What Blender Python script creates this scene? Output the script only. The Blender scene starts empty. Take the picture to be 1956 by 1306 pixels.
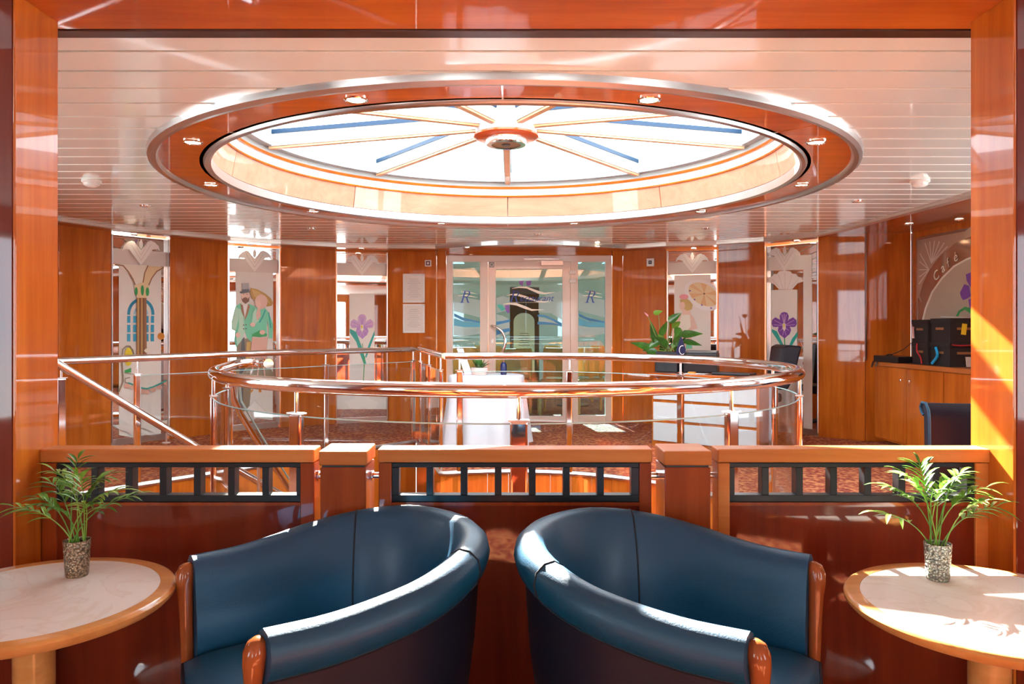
import bpy, bmesh, math, random
from mathutils import Vector, Matrix
S = bpy.context.scene
C = bpy.data.collections.new('scene'); S.collection.children.link(C)
PI = math.pi
# ---------------------------------------------------------------- camera
F = 1425.0; CX = 978.0; HY = 622.0; H = 1.24
cd = bpy.data.cameras.new('camera'); cam = bpy.data.objects.new('camera', cd); C.objects.link(cam)
cam.location = (0, 0, H); cam.rotation_euler = (PI/2, 0, 0)
cd.sensor_width = 36; cd.lens = F/1956*36; cd.shift_y = (HY-653)/1956; cd.clip_start = .05
S.camera = cam
# ---------------------------------------------------------------- light
S.view_settings.view_transform = 'Standard'; S.view_settings.look = 'None'
S.view_settings.gamma = 1; S.view_settings.use_curve_mapping = False
S.view_settings.exposure = 1.5
S.cycles.transparent_max_bounces = 32
w = bpy.data.worlds.new('world'); S.world = w; w.use_nodes = True
nt = w.node_tree; N = nt.nodes; L = nt.links; N.clear()
tc = N.new('ShaderNodeTexCoord'); sx = N.new('ShaderNodeSeparateXYZ'); cr = N.new('ShaderNodeValToRGB')
bgn = N.new('ShaderNodeBackground'); wo = N.new('ShaderNodeOutputWorld'); mr = N.new('ShaderNodeMapRange')
L.new(tc.outputs['Generated'], sx.inputs[0]); L.new(sx.outputs['Z'], mr.inputs['Value'])
mr.inputs['From Min'].default_value = -1; mr.inputs['From Max'].default_value = 1
L.new(mr.outputs[0], cr.inputs[0]); L.new(cr.outputs[0], bgn.inputs['Color']); L.new(bgn.outputs[0], wo.inputs['Surface'])
e = cr.color_ramp.elements
e[0].position = .0; e[0].color = (.92, 1, .96, 1); e[1].position = 1; e[1].color = (.66, .84, 1, 1)
for p, c in ((.47, (.90, .98, .98, 1)), (.5, (.80, .91, 1, 1)), (.62, (.86, .95, 1, 1))):
    q = e.new(p); q.color = c
bgn.inputs['Strength'].default_value = 4.0
SUN = Vector((.165, -1, -.660)).normalized()
sd = bpy.data.lights.new('sun', 'SUN'); sd.energy = 46; sd.angle = .009; sd.color = (1, .93, .82)
so = bpy.data.objects.new('sun', sd); C.objects.link(so); so.rotation_euler = SUN.to_track_quat('-Z', 'Y').to_euler(); so.location = (0, 5, 6)

# ---------------------------------------------------------------- mesh builder
class M:
    def __init__(s): s.v = []; s.f = []
    def add(s, vs, fs):
        b = len(s.v); s.v += [tuple(v) for v in vs]; s.f += [tuple(b+i for i in f) for f in fs]; return s
    def box(s, x0, x1, y0, y1, z0, z1):
        return s.add([(x0,y0,z0),(x1,y0,z0),(x1,y1,z0),(x0,y1,z0),(x0,y0,z1),(x1,y0,z1),(x1,y1,z1),(x0,y1,z1)],
            [(0,3,2,1),(4,5,6,7),(0,1,5,4),(1,2,6,5),(2,3,7,6),(3,0,4,7)])
    def obox(s, c, size, rz=0, rx=0, ry=0):
        R = Matrix.Rotation(rz,3,'Z') @ Matrix.Rotation(ry,3,'Y') @ Matrix.Rotation(rx,3,'X')
        m = M().box(-size[0]/2,size[0]/2,-size[1]/2,size[1]/2,-size[2]/2,size[2]/2)
        return s.add([R@Vector(v)+Vector(c) for v in m.v], m.f)
    def wall(s, p0, p1, z0, z1, t):           # slab: face on p0-p1, thickness t to the left of p0->p1
        d = Vector((p1[0]-p0[0], p1[1]-p0[1])).normalized(); n = Vector((-d.y, d.x))*t
        q = [(p0[0],p0[1]),(p1[0],p1[1]),(p1[0]+n.x,p1[1]+n.y),(p0[0]+n.x,p0[1]+n.y)]
        return s.prism(q, z0, z1)
    def prism(s, pts, z0, z1):
        n = len(pts); vs = [(x,y,z0) for x,y in pts]+[(x,y,z1) for x,y in pts]
        a = sum(pts[i][0]*pts[(i+1)%n][1]-pts[(i+1)%n][0]*pts[i][1] for i in range(n))
        idx = list(range(n)); 
        if a < 0: idx.reverse()
        fs = [tuple(reversed(idx)), tuple(n+i for i in idx)]
        for k in range(n):
            i, j = idx[k], idx[(k+1)%n]; fs.append((i, j, n+j, n+i))
        return s.add(vs, fs)
    def tube(s, path, r, n=10, closed=False, cap=True):
        path = [Vector(p) for p in path]; m = len(path); rs = r if isinstance(r, (list,tuple)) else [r]*m
        vs = []; fs = []; prev = None
        for i, p in enumerate(path):
            a = path[(i-1)%m] if (closed or i) else p; b = path[(i+1)%m] if (closed or i < m-1) else p
            t = (b-a).normalized()
            if prev is None:
                u = t.cross(Vector((0,0,1)))
                if u.length < .05: u = t.cross(Vector((0,1,0)))
            else: u = prev - t*prev.dot(t)
            u.normalize(); prev = u; w_ = t.cross(u)
            for k in range(n):
                q = 2*PI*k/n; vs.append(p+(u*math.cos(q)+w_*math.sin(q))*rs[i])
        for i in range(m if closed else m-1):
            for k in range(n):
                a = i*n+k; b = i*n+(k+1)%n; c = ((i+1)%m)*n+(k+1)%n; d = ((i+1)%m)*n+k
                fs.append((a,d,c,b))
        if cap and not closed: fs += [tuple(range(n)), tuple(reversed(range((m-1)*n, m*n)))]
        return s.add(vs, fs)
    def lathe(s, prof, c=(0,0,0), n=40, cap=True, sx=1, sy=1):
        vs = []; fs = []; m = len(prof)
        for r, z in prof:
            for k in range(n):
                q = 2*PI*k/n; vs.append((c[0]+r*sx*math.cos(q), c[1]+r*sy*math.sin(q), c[2]+z))
        for i in range(m-1):
            for k in range(n):
                fs.append((i*n+k, i*n+(k+1)%n, (i+1)*n+(k+1)%n, (i+1)*n+k))
        if cap: fs += [tuple(reversed(range(n))), tuple(range((m-1)*n, m*n))]
        return s.add(vs, fs)
    def arcband(s, c, prof, a0, a1, n=24, closedprof=True):   # prof [(r,z)] swept between angles
        m = len(prof); vs = []; fs = []
        for i in range(n+1):
            q = a0+(a1-a0)*i/n
            for r, z in prof: vs.append((c[0]+r*math.cos(q), c[1]+r*math.sin(q), z))
        for i in range(n):
            for k in range(m if closedprof else m-1):
                k2 = (k+1)%m; fs.append((i*m+k, i*m+k2, (i+1)*m+k2, (i+1)*m+k))
        if closedprof and abs(a1-a0) < 2*PI-.001: fs += [tuple(reversed(range(m))), tuple(range(n*m, n*m+m))]
        return s.add(vs, fs)
    def loft(s, rings, cap=True):
        m = len(rings[0]); vs = [p for r in rings for p in r]; fs = []
        for i in range(len(rings)-1):
            for k in range(m): fs.append((i*m+k, i*m+(k+1)%m, (i+1)*m+(k+1)%m, (i+1)*m+k))
        if cap: fs += [tuple(reversed(range(m))), tuple(range((len(rings)-1)*m, len(rings)*m))]
        return s.add(vs, fs)
    def sheet(s, rows):
        m = len(rows[0]); vs = [p for r in rows for p in r]
        return s.add(vs, [(i*m+k, i*m+k+1, (i+1)*m+k+1, (i+1)*m+k) for i in range(len(rows)-1) for k in range(m-1)])

def wloc(o):
    v = Vector((0,0,0))
    while o: v += o.location; o = o.parent
    return v
def obj(name, mb, m, parent=None, smooth=False, bev=0, local=False, seg=2, fixn=True):
    me = bpy.data.meshes.new(name)
    off = wloc(parent) if (parent and not local) else Vector((0,0,0))
    me.from_pydata([tuple(Vector(v)-off) for v in mb.v], [], mb.f)
    if fixn:
        b = bmesh.new(); b.from_mesh(me); bmesh.ops.recalc_face_normals(b, faces=b.faces); b.to_mesh(me); b.free()
    if smooth:
        me.shade_smooth(); me.set_sharp_from_angle(angle=math.radians(38 if smooth is True else smooth))
    for x in (m if isinstance(m, list) else [m]): me.materials.append(x)
    o = bpy.data.objects.new(name, me); C.objects.link(o)
    if parent: o.parent = parent
    if bev:
        q = o.modifiers.new('bevel', 'BEVEL'); q.width = bev; q.segments = seg; q.limit_method = 'ANGLE'; q.angle_limit = .6
        q.harden_normals = False
    return o
def tag(o, label=None, cat=None, group=None, kind=None):
    if label: o['label'] = label
    if cat: o['category'] = cat
    if group: o['group'] = group
    if kind: o['kind'] = kind
    return o
def thing(name, label, cat, loc=(0,0,0), rz=0, group=None, kind=None):
    o = bpy.data.objects.new(name, None); C.objects.link(o); o.location = loc; o.rotation_euler = (0,0,rz)
    o.empty_display_size = .1
    return tag(o, label, cat, group, kind)
def struct(name, loc=(0,0,0)): return thing(name, None, None, loc, kind='structure')
def kids(o): return [x for x in C.objects if x.parent == o]
def copy_tree(o, parent=None):
    c = o.copy(); C.objects.link(c); c.parent = parent
    for ch in kids(o): copy_tree(ch, c)
    return c

# ---------------------------------------------------------------- materials
def newmat(name):
    m = bpy.data.materials.new(name); m.use_nodes = True
    return m, m.node_tree.nodes, m.node_tree.links, m.node_tree.nodes['Principled BSDF']
def pm(name, col, rough=.5, metal=0, coat=0, coatr=.05, spec=.5, emit=None, es=1, noise=0, nscale=8, bump=0, bscale=60, sheen=0):
    m, n, l, b = newmat(name)
    b.inputs['Base Color'].default_value = (*col, 1); b.inputs['Roughness'].default_value = rough
    b.inputs['Metallic'].default_value = metal; b.inputs['Coat Weight'].default_value = coat
    b.inputs['Coat Roughness'].default_value = coatr; b.inputs['Specular IOR Level'].default_value = spec
    if emit: b.inputs['Emission Color'].default_value = (*emit, 1); b.inputs['Emission Strength'].default_value = es
    t = n.new('ShaderNodeTexCoord')
    if noise:
        z = n.new('ShaderNodeTexNoise'); z.inputs['Scale'].default_value = nscale; l.new(t.outputs['Object'], z.inputs['Vector'])
        r = n.new('ShaderNodeValToRGB'); l.new(z.outputs['Fac'], r.inputs[0])
        r.color_ramp.elements[0].position = .3; r.color_ramp.elements[1].position = .7
        r.color_ramp.elements[0].color = (*[c*(1-noise) for c in col], 1); r.color_ramp.elements[1].color = (*[min(1, c*(1+noise)) for c in col], 1)
        l.new(r.outputs[0], b.inputs['Base Color'])
    if bump:
        z = n.new('ShaderNodeTexNoise'); z.inputs['Scale'].default_value = bscale; z.inputs['Detail'].default_value = 4; l.new(t.outputs['Object'], z.inputs['Vector'])
        k = n.new('ShaderNodeBump'); k.inputs['Strength'].default_value = bump; k.inputs['Distance'].default_value = .004
        l.new(z.outputs['Fac'], k.inputs['Height']); l.new(k.outputs[0], b.inputs['Normal'])
    return m
def wood(name, c0, c1, axis='Z', rough=.3, coat=1, coatr=.03, sc=1.0):
    m, n, l, b = newmat(name)
    t = n.new('ShaderNodeTexCoord'); mp = n.new('ShaderNodeMapping'); l.new(t.outputs['Object'], mp.inputs['Vector'])
    s = {'Z': (9,9,.7), 'X': (.7,9,9), 'Y': (9,.7,9)}[axis]; mp.inputs['Scale'].default_value = tuple(x*sc for x in s)
    z = n.new('ShaderNodeTexNoise'); z.inputs['Scale'].default_value = 1.6; z.inputs['Detail'].default_value = 7; z.inputs['Roughness'].default_value = .62; z.inputs['Distortion'].default_value = .5
    l.new(mp.outputs[0], z.inputs['Vector'])
    z2 = n.new('ShaderNodeTexNoise'); z2.inputs['Scale'].default_value = 1.3; l.new(t.outputs['Object'], z2.inputs['Vector'])
    mx = n.new('ShaderNodeMix'); mx.data_type = 'FLOAT'; mx.inputs[0].default_value = .35
    l.new(z.outputs['Fac'], mx.inputs[2]); l.new(z2.outputs['Fac'], mx.inputs[3])
    r = n.new('ShaderNodeValToRGB'); l.new(mx.outputs[0], r.inputs[0])
    r.color_ramp.elements[0].position = .36; r.color_ramp.elements[1].position = .66
    r.color_ramp.elements[0].color = (*c0, 1); r.color_ramp.elements[1].color = (*c1, 1)
    l.new(r.outputs[0], b.inputs['Base Color'])
    b.inputs['Roughness'].default_value = rough; b.inputs['Coat Weight'].default_value = coat*.8; b.inputs['Coat Roughness'].default_value = coatr
    b.inputs['Specular IOR Level'].default_value = .12
    return m
def glassmat(name, tint=(1,1,1), refl=1.0, ior=1.5, rough=.0):
    m, n, l, b = newmat(name); n.remove(b)
    tr = n.new('ShaderNodeBsdfTransparent'); tr.inputs[0].default_value = (*tint, 1)
    g = n.new('ShaderNodeBsdfGlossy'); g.inputs['Roughness'].default_value = rough
    lw = n.new('ShaderNodeLayerWeight'); lw.inputs['Blend'].default_value = .5
    pw = n.new('ShaderNodeMath'); pw.operation = 'POWER'; pw.inputs[1].default_value = 5; l.new(lw.outputs['Facing'], pw.inputs[0])
    f0 = ((ior-1)/(ior+1))**2*refl
    mu = n.new('ShaderNodeMath'); mu.operation = 'MULTIPLY_ADD'; mu.inputs[1].default_value = .8; mu.inputs[2].default_value = f0; l.new(pw.outputs[0], mu.inputs[0])
    mx = n.new('ShaderNodeMixShader'); l.new(mu.outputs[0], mx.inputs[0]); l.new(tr.outputs[0], mx.inputs[1]); l.new(g.outputs[0], mx.inputs[2])
    l.new(mx.outputs[0], n['Material Output'].inputs['Surface'])
    return m
def frosted(name, col, a=.8):
    m, n, l, b = newmat(name)
    b.inputs['Base Color'].default_value = (*col, 1); b.inputs['Roughness'].default_value = .45; b.inputs['Alpha'].default_value = a
    return m
W_V = wood('cherry_wood_upright', (.40,.086,.008), (.66,.190,.020), 'Z')
W_X = wood('cherry_wood_level', (.40,.078,.008), (.64,.165,.018), 'X')
W_Y = wood('cherry_wood_deep', (.38,.080,.013), (.60,.16,.030), 'Y')
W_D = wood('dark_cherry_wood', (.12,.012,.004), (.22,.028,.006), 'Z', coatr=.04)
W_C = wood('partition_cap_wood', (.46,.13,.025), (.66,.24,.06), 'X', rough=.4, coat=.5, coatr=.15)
W_T = wood('table_rim_wood', (.50,.20,.05), (.70,.34,.10), 'X', rough=.35, coat=.8, coatr=.08)
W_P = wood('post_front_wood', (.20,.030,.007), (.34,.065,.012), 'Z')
W_A = wood('armchair_wood', (.24,.06,.015), (.40,.11,.03), 'Z', rough=.25, coat=1, coatr=.05)
W_G = wood('golden_chair_wood', (.60,.30,.10), (.80,.46,.18), 'Z', rough=.4, coat=.4)
CHROME = pm('chrome', (.86,.84,.83), .07, 1)
STEEL = pm('brushed_steel', (.62,.60,.58), .30, 1)
ALU = pm('champagne_metal', (.72,.60,.52), .32, .55)
DOORM = pm('door_enamel', (.76,.62,.53), .3, 0, coat=.3)
WHITE = pm('white_enamel', (.85,.85,.83), .35)
PLASTIC = pm('white_plastic', (.82,.78,.72), .4)
CEIL = pm('ceiling_lacquer', (.90,.94,.88), .22, 0, coat=1, coatr=.06, spec=.8)
CEILB = pm('ceiling_backing', (.88,.84,.78), .5)
BLACK = pm('black_satin', (.012,.013,.016), .32)
GRID = pm('lattice_black', (.008,.011,.014), .33, spec=.4)
DARKM = pm('dark_metal_strip', (.10,.05,.04), .25, .6)
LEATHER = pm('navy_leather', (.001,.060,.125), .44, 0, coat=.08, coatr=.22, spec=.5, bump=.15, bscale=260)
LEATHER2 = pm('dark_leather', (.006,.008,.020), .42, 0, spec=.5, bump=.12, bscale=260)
STITCH = pm('seam_thread', (.004,.008,.014), .6)
GLASS = glassmat('balustrade_glass', (.93,.95,.95), 1.0, 1.5)
DGLASS = glassmat('door_glass', (.36,.58,.64), 1.2, 1.6)
WGLASS = glassmat('window_glass', (.95,.98,1), .6, 1.45)
MIRROR = pm('mirror', (.93,.93,.92), .015, 1)
TINT = pm('tinted_panel', (.55,.36,.25), .1, .75)
FROST = frosted('frosted_film', (.88,.86,.80), .95)
FROSTL = frosted('frosted_film_light', (.95,.93,.88), .97)
FROSTD = frosted('frosted_film_warm', (.80,.74,.68), .95)
EMIT = pm('lamp_glow', (1,.9,.75), .4, emit=(1,.82,.58), es=9)
def carpet():
    m, n, l, b = newmat('red_patterned_carpet')
    t = n.new('ShaderNodeTexCoord'); v = n.new('ShaderNodeTexVoronoi'); v.inputs['Scale'].default_value = 26
    l.new(t.outputs['Object'], v.inputs['Vector']); z = n.new('ShaderNodeTexNoise'); z.inputs['Scale'].default_value = 40; l.new(t.outputs['Object'], z.inputs['Vector'])
    mx = n.new('ShaderNodeMix'); mx.data_type = 'FLOAT'; mx.inputs[0].default_value = .5; l.new(v.outputs['Distance'], mx.inputs[2]); l.new(z.outputs['Fac'], mx.inputs[3])
    r = n.new('ShaderNodeValToRGB'); l.new(mx.outputs[0], r.inputs[0]); e = r.color_ramp.elements
    e[0].position = .3; e[0].color = (.16,.018,.010,1); e[1].position = .62; e[1].color = (.55,.20,.07,1); q = e.new(.48); q.color = (.30,.045,.018,1)
    l.new(r.outputs[0], b.inputs['Base Color']); b.inputs['Roughness'].default_value = .95
    return m
CARPET = carpet()
def marble():
    m, n, l, b = newmat('cream_marble')
    t = n.new('ShaderNodeTexCoord'); z = n.new('ShaderNodeTexNoise'); z.inputs['Scale'].default_value = 5; z.inputs['Detail'].default_value = 9; z.inputs['Distortion'].default_value = 1.6
    l.new(t.outputs['Object'], z.inputs['Vector']); r = n.new('ShaderNodeValToRGB'); l.new(z.outputs['Fac'], r.inputs[0]); e = r.color_ramp.elements
    e[0].position = .47; e[0].color = (.77,.73,.67,1); e[1].position = .53; e[1].color = (.79,.76,.70,1); q = e.new(.5); q.color = (.72,.66,.58,1)
    l.new(r.outputs[0], b.inputs['Base Color']); b.inputs['Roughness'].default_value = .28
    return m
MARBLE = marble()
def px(x, y, Z): return ((x-CX)*Z/F, Z, H-(y-HY)*Z/F)

# ---------------------------------------------------------------- floor, well
RC = (-.03, 4.65); RR = 1.70
def ringpt(a, r=RR): return (RC[0]+r*math.cos(a), RC[1]+r*math.sin(a))
hole = [ringpt(math.radians(d)) for d in range(180, 361+108, 6)] + [(-.60,6.27), (-1.03,8.02), (-3.24,5.42), (-3.24,4.65)]
def fill2d(outer, holes, z):
    b = bmesh.new(); ed = []
    for lp in [outer]+holes:
        vs = [b.verts.new((x,y,z)) for x,y in lp]
        ed += [b.edges.new((vs[i], vs[(i+1)%len(vs)])) for i in range(len(vs))]
    bmesh.ops.triangle_fill(b, use_beauty=True, use_dissolve=False, edges=ed)
    b.verts.index_update(); m = M(); m.add([v.co.copy() for v in b.verts], [tuple(v.index for v in f.verts) for f in b.faces]); b.free(); return m
fl = struct('floor')
obj('carpet', fill2d([(-4.9,-5),(4.9,-5),(4.9,9.6),(-4.9,9.6)], [hole], 0), CARPET, fl)
m = M().prism([(-4.9,9.6),(4.9,9.6),(4.9,16),(-4.9,16)], -.05, 0)
obj('restaurant_carpet', m, CARPET, fl)
# stair well below the floor
wl = struct('wall_stairwell')
nh = len(hole)
seglist = []
for i in range(0, nh):
    p, q = hole[i], hole[(i+1)%nh]; seglist.append((p, q))
cur = M(); k = 0
for i, (p, q) in enumerate(seglist):
    d = (Vector(q)-Vector(p)).length
    g = .0
    cur.wall(p, q, -2.5, -.02, -.03); k += d
    if k > .62 or i == nh-1:
        obj('panel', cur, W_V, wl, bev=.004); cur = M(); k = 0
rim = M().tube([(p[0], p[1], -.0) for p in hole], .022, 6, closed=True)
obj('trim_1', rim, STEEL, None, smooth=True)['kind'] = 'structure'
lf = M().box(-3.6, 2.0, 2.6, 8.3, -2.56, -2.5); tag(obj('floor_lower', lf, CARPET), kind='structure')
st = thing('staircase', 'carpeted stairs with pale metal nosings going down inside the stairwell', 'stairs', (-2.5, 4.8, -2.5))
for i in range(12):
    y = 4.68+.27*i; z = -.17*(i+1)
    x1 = -1.80 if y < 6 else -1.3
    x0 = -3.22 if y < 5.3 else -3.22+(y-5.25)*.82
    if y > 7.2: break
    t_ = obj('tread', M().box(x0, x1, y, y+.30, z-.16, z), CARPET, st)
    obj('nosing', M().box(x0, x1, y-.012, y+.03, z-.004, z+.006), WHITE, st)

# ---------------------------------------------------------------- hall walls
ZT = 2.195                       # underside of ceiling trim
HT = ZT-H
def trimpt(x, y): Z = F*HT/(HY-y); return ((x-CX)*Z/F, Z)
TL = [trimpt(*p) for p in ((110,423.5),(213.5,437.5),(323.5,449),(436,460),(534,467),(641,472.4),(740,475),(834,475.5))]
TR = [trimpt(*p) for p in ((1188,476),(1274,471),(1370,467.6),(1462,461.7),(1562,451.5))]
def push(p, k=1.035): return (p[0]*k, p[1]*k)
WL = [push(p) for p in TL]; WR = [push(p, k) for p, k in zip(TR, (1.035,1.037,1.04,1.042,1.046))]
WL[-1] = (WL[-1][0], 9.58); WR[0] = (WR[0][0], 9.58)
ZW = 2.235
def lerp(p, q, t): return (p[0]+(q[0]-p[0])*t, p[1]+(q[1]-p[1])*t)
def panel(parent, p0, p1, name='panel', z0=.0, z1=ZW, t=.04, m=W_V, gap=.004):
    d = (Vector(p1)-Vector(p0)); d.normalize(); a = (p0[0]+d.x*gap, p0[1]+d.y*gap); b = (p1[0]-d.x*gap, p1[1]-d.y*gap)
    return obj(name, M().wall(a, b, z0, z1, t), m, parent, bev=.004)
wb = struct('wall_back')
def plane_px(p0, p1, x, off=0):       # intersection of view column x with the wall line p0-p1
    a = Vector(p0); d = Vector(p1)-a; k = (x-CX)/F
    t = (k*a.y-a.x)/(d.x-k*d.y); q = a+d*t; return (q.x, q.y)
# wooden piers between the mirrors
piers = [(WL[0],WL[1],111,213),(WL[2],WL[3],324.5,436),(WL[4],WL[5],536,641),(WL[6],WL[7],742,834),
         (WR[0],WR[1],1190,1272),(WR[2],WR[3],1371.5,1461)]
for p0, p1, a, b in piers:
    q0 = plane_px(p0, p1, a); q1 = plane_px(p0, p1, b)
    panel(wb, q0, q1, t=.10)
obj('backing', M().wall(push(WL[0],1.02), push(WL[1],1.02), 0, ZW, .02), BLACK, wb)
mirrors = [(WL[1],WL[2],215.5,322.5,'mirror panel with a painted palm column over an arched blue window','left end of the back wall'),
           (WL[3],WL[4],438,534,'mirror panel with a painted couple in green coats, top hat and wide brown hat',''),
           (WL[5],WL[6],643,740,'mirror panel with a purple iris, nearest the framed menus',''),
           (WR[1],WR[2],1274.5,1369,'mirror panel with a painted woman under a yellow parasol behind the reception desk',''),
           (WR[3],WR[4],1463.5,1560,'mirror panel with a scallop fan above a purple iris, behind the office chair','')]
PL = []
for p0, p1, a, b, lab, _ in mirrors:
    q0 = Vector(plane_px(p0, p1, a)); q1 = Vector(plane_px(p0, p1, b)); d = (q1-q0).normalized(); n = Vector((-d.y, d.x))
    r0 = q0+n*.05; r1 = q1+n*.05
    t = thing('mirror_panel', lab, 'mirror', ((r0.x+r1.x)/2, (r0.y+r1.y)/2, 0), group='etched mirrors around the back wall')
    obj('pane', M().wall(r0, r1, .05, 2.18, .012), MIRROR, t)
    obj('baseboard', M().wall(q0+n*.04, q1+n*.04, 0, .07, .03), STEEL, t)
    for r in (r0, r1):
        c = r - n*.022; obj('edge_strip', M().obox((c.x, c.y, 1.11), (.012, .04, 2.14), math.atan2(d.y, d.x)), STEEL, t)
    PL.append((t, (r0.x,r0.y), (r1.x,r1.y)))
# door wall
DY = 9.58
def dx_(x): return (x-CX)*DY/F
def dz_(y): return H-(y-HY)*DY/F
for a, b in ((834,852.5),(1169,1190)): panel(wb, (dx_(a),DY), (dx_(b),DY), t=.1)
panel(wb, (dx_(852.5),DY), (dx_(1169),DY), z0=dz_(488), name='header', m=W_X, t=.1)
# right wall
RWP = [WR[4], (3.79,8.0), (4.24,7.92), (4.30,6.99), (4.32,5.7), (4.33,5.2)]
wr = struct('wall_right')
panel(wr, plane_px(RWP[0],RWP[1],1562), RWP[1], z1=2.3)
panel(wr, RWP[1], RWP[2], z1=2.3)
panel(wr, RWP[2], RWP[3], z1=2.3); panel(wr, RWP[3], RWP[4], z1=2.3); panel(wr, RWP[4], RWP[5], z1=2.3)
def winwall(name, x, side, ys, z0=.40, z1=2.05, ytop=2.3):
    """side wall along Y with real window openings. ys = [(y0,y1,is_window)]"""
    w_ = struct(name); i = 0
    for y0, y1, win in ys:
        xa, xb = (x, x+.05*side)
        if not win: obj('panel', M().box(min(xa,xb), max(xa,xb), y0+.003, y1-.003, 0, ytop), W_V, w_, bev=.004); continue
        obj('panel', M().box(min(xa,xb), max(xa,xb), y0, y1, 0, z0), W_V, w_); obj('panel', M().box(min(xa,xb), max(xa,xb), y0, y1, z1, ytop), W_V, w_)
        i += 1; wn = struct('window_%d' % (i+(10 if side > 0 else 0)+(0 if x < 5 else 5)), (x, (y0+y1)/2, z0))
        fm = M()
        for a, b in ((y0,y0+.04),(y1-.04,y1)): fm.box(x-.03, x+.03, a, b, z0, z1)
        fm.box(x-.03, x+.03, y0, y1, z0, z0+.04).box(x-.03, x+.03, y0, y1, z1-.04, z1)
        obj('window_frame', fm, WHITE, wn); obj('pane', M().box(x-.003, x+.003, y0+.04, y1-.04, z0+.04, z1-.04), WGLASS, wn)
    return w_
winwall('wall_port', -4.45, -1, [(-5,-4.3,0),(-4.3,-2.9,0),(-2.9,-2.6,0),(-2.6,-1.2,1),(-1.2,-.9,0),(-.9,.5,0),(.5,2.35,0),(2.35,2.7,0),(2.7,4.2,1),(4.2,4.5,0),(4.5,6.2,0),(6.2,7.3,0)])
winwall('wall_starboard', 4.36, 1, [(-5,-4.3,0),(-4.3,-2.9,0),(-2.9,-2.6,0),(-2.6,-1.2,1),(-1.2,-.9,0),(-.9,.5,0),(.5,2.7,0),(2.7,3.8,1),(3.8,4.0,0),(4.0,5.1,1),(5.1,5.6,0)])
wf = struct('wall_front')
for i in range(9):
    x0 = -4.45+i*.98
    if i in (2,6):
        obj('panel', M().box(x0, x0+.98, -5.05, -5, 0, .4), W_V, wf); obj('panel', M().box(x0, x0+.98, -5.05, -5, 2.0, 2.3), W_V, wf)
        obj('frame', M().box(x0, x0+.05, -5.05, -4.98, .4, 2.0).box(x0+.93, x0+.98, -5.05, -4.98, .4, 2.0), W_V, wf)
    else: obj('panel', M().box(x0+.003, x0+.977, -5.05, -5, 0, 2.3), W_V, wf)

# ---------------------------------------------------------------- portal
XL = -867*2.346/F; XR = 876*2.346/F; YN = 2.145; YF = 2.346; ZB = 2.178+.017
tl = struct('wall_portal_left'); tr_ = struct('wall_portal_right')
for s_, X, w_ in ((-1, XL, tl), (1, XR, tr_)):
    xa, xb = sorted((X, X+s_*.008))
    obj('jamb', M().box(xa, xb, YN, YF, 0, ZB), W_V, w_, bev=.002)
    xa, xb = sorted((X+s_*.010, X+s_*.5)); obj('panel', M().box(xa, xb, YN+.004, YF-.01, 0, 2.25), W_D, w_, bev=.004)
    xa, xb = sorted((X+s_*.504, X+s_*1.2)); obj('panel', M().box(xa, xb, YN+.006, YF-.01, 0, 2.25), W_D, w_, bev=.004)
    xa, xb = sorted((X+s_*1.204, s_*4.4)); obj('panel', M().box(xa, xb, YN+.006, YF-.01, 0, 2.25), W_D, w_, bev=.004)
bm_ = struct('wall_portal_head')
obj('beam', M().box(XL-.5, XR+.5, 1.72, 2.405, ZB, ZB+.12), W_X, bm_, bev=.004)
obj('metal_strip', M().box(XL-1.2, XR+1.2, 2.407, 2.47, ZB-.004, ZB+.05), DARKM, bm_, bev=.004)
# lounge ceiling behind the camera
lc = struct('ceiling_lounge')
obj('slab', M().box(-4.6, 4.6, -5.1, 1.72, 2.26, 2.32), CEILB, lc)

# ---------------------------------------------------------------- hall ceiling
SC = (-.04, 5.10); SRo = 2.193; SRi = 1.886; ZC = 2.222; ZR = H+.967
ce = struct('ceiling')
circ = [(SC[0]+(SRo-.06)*math.cos(2*PI*k/72), SC[1]+(SRo-.06)*math.sin(2*PI*k/72)) for k in range(72)]
obj('slab', fill2d([(-4.7,2.4),(4.7,2.4),(4.7,9.75),(-4.7,9.75)], [circ], ZC+.02), CEILB, ce)
obj('slab', fill2d([(-4.7,1.6),(4.7,1.6),(4.7,9.75),(-4.7,9.75)], [circ], ZC+.30), CEILB, ce)
trimL = [(-4.25,2.41),(-4.25,6.4)]+TL; trimR = [(3.45,2.41)]+[trimpt(1854,377.5), trimpt(1614,441)]+TR[::-1]
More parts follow.
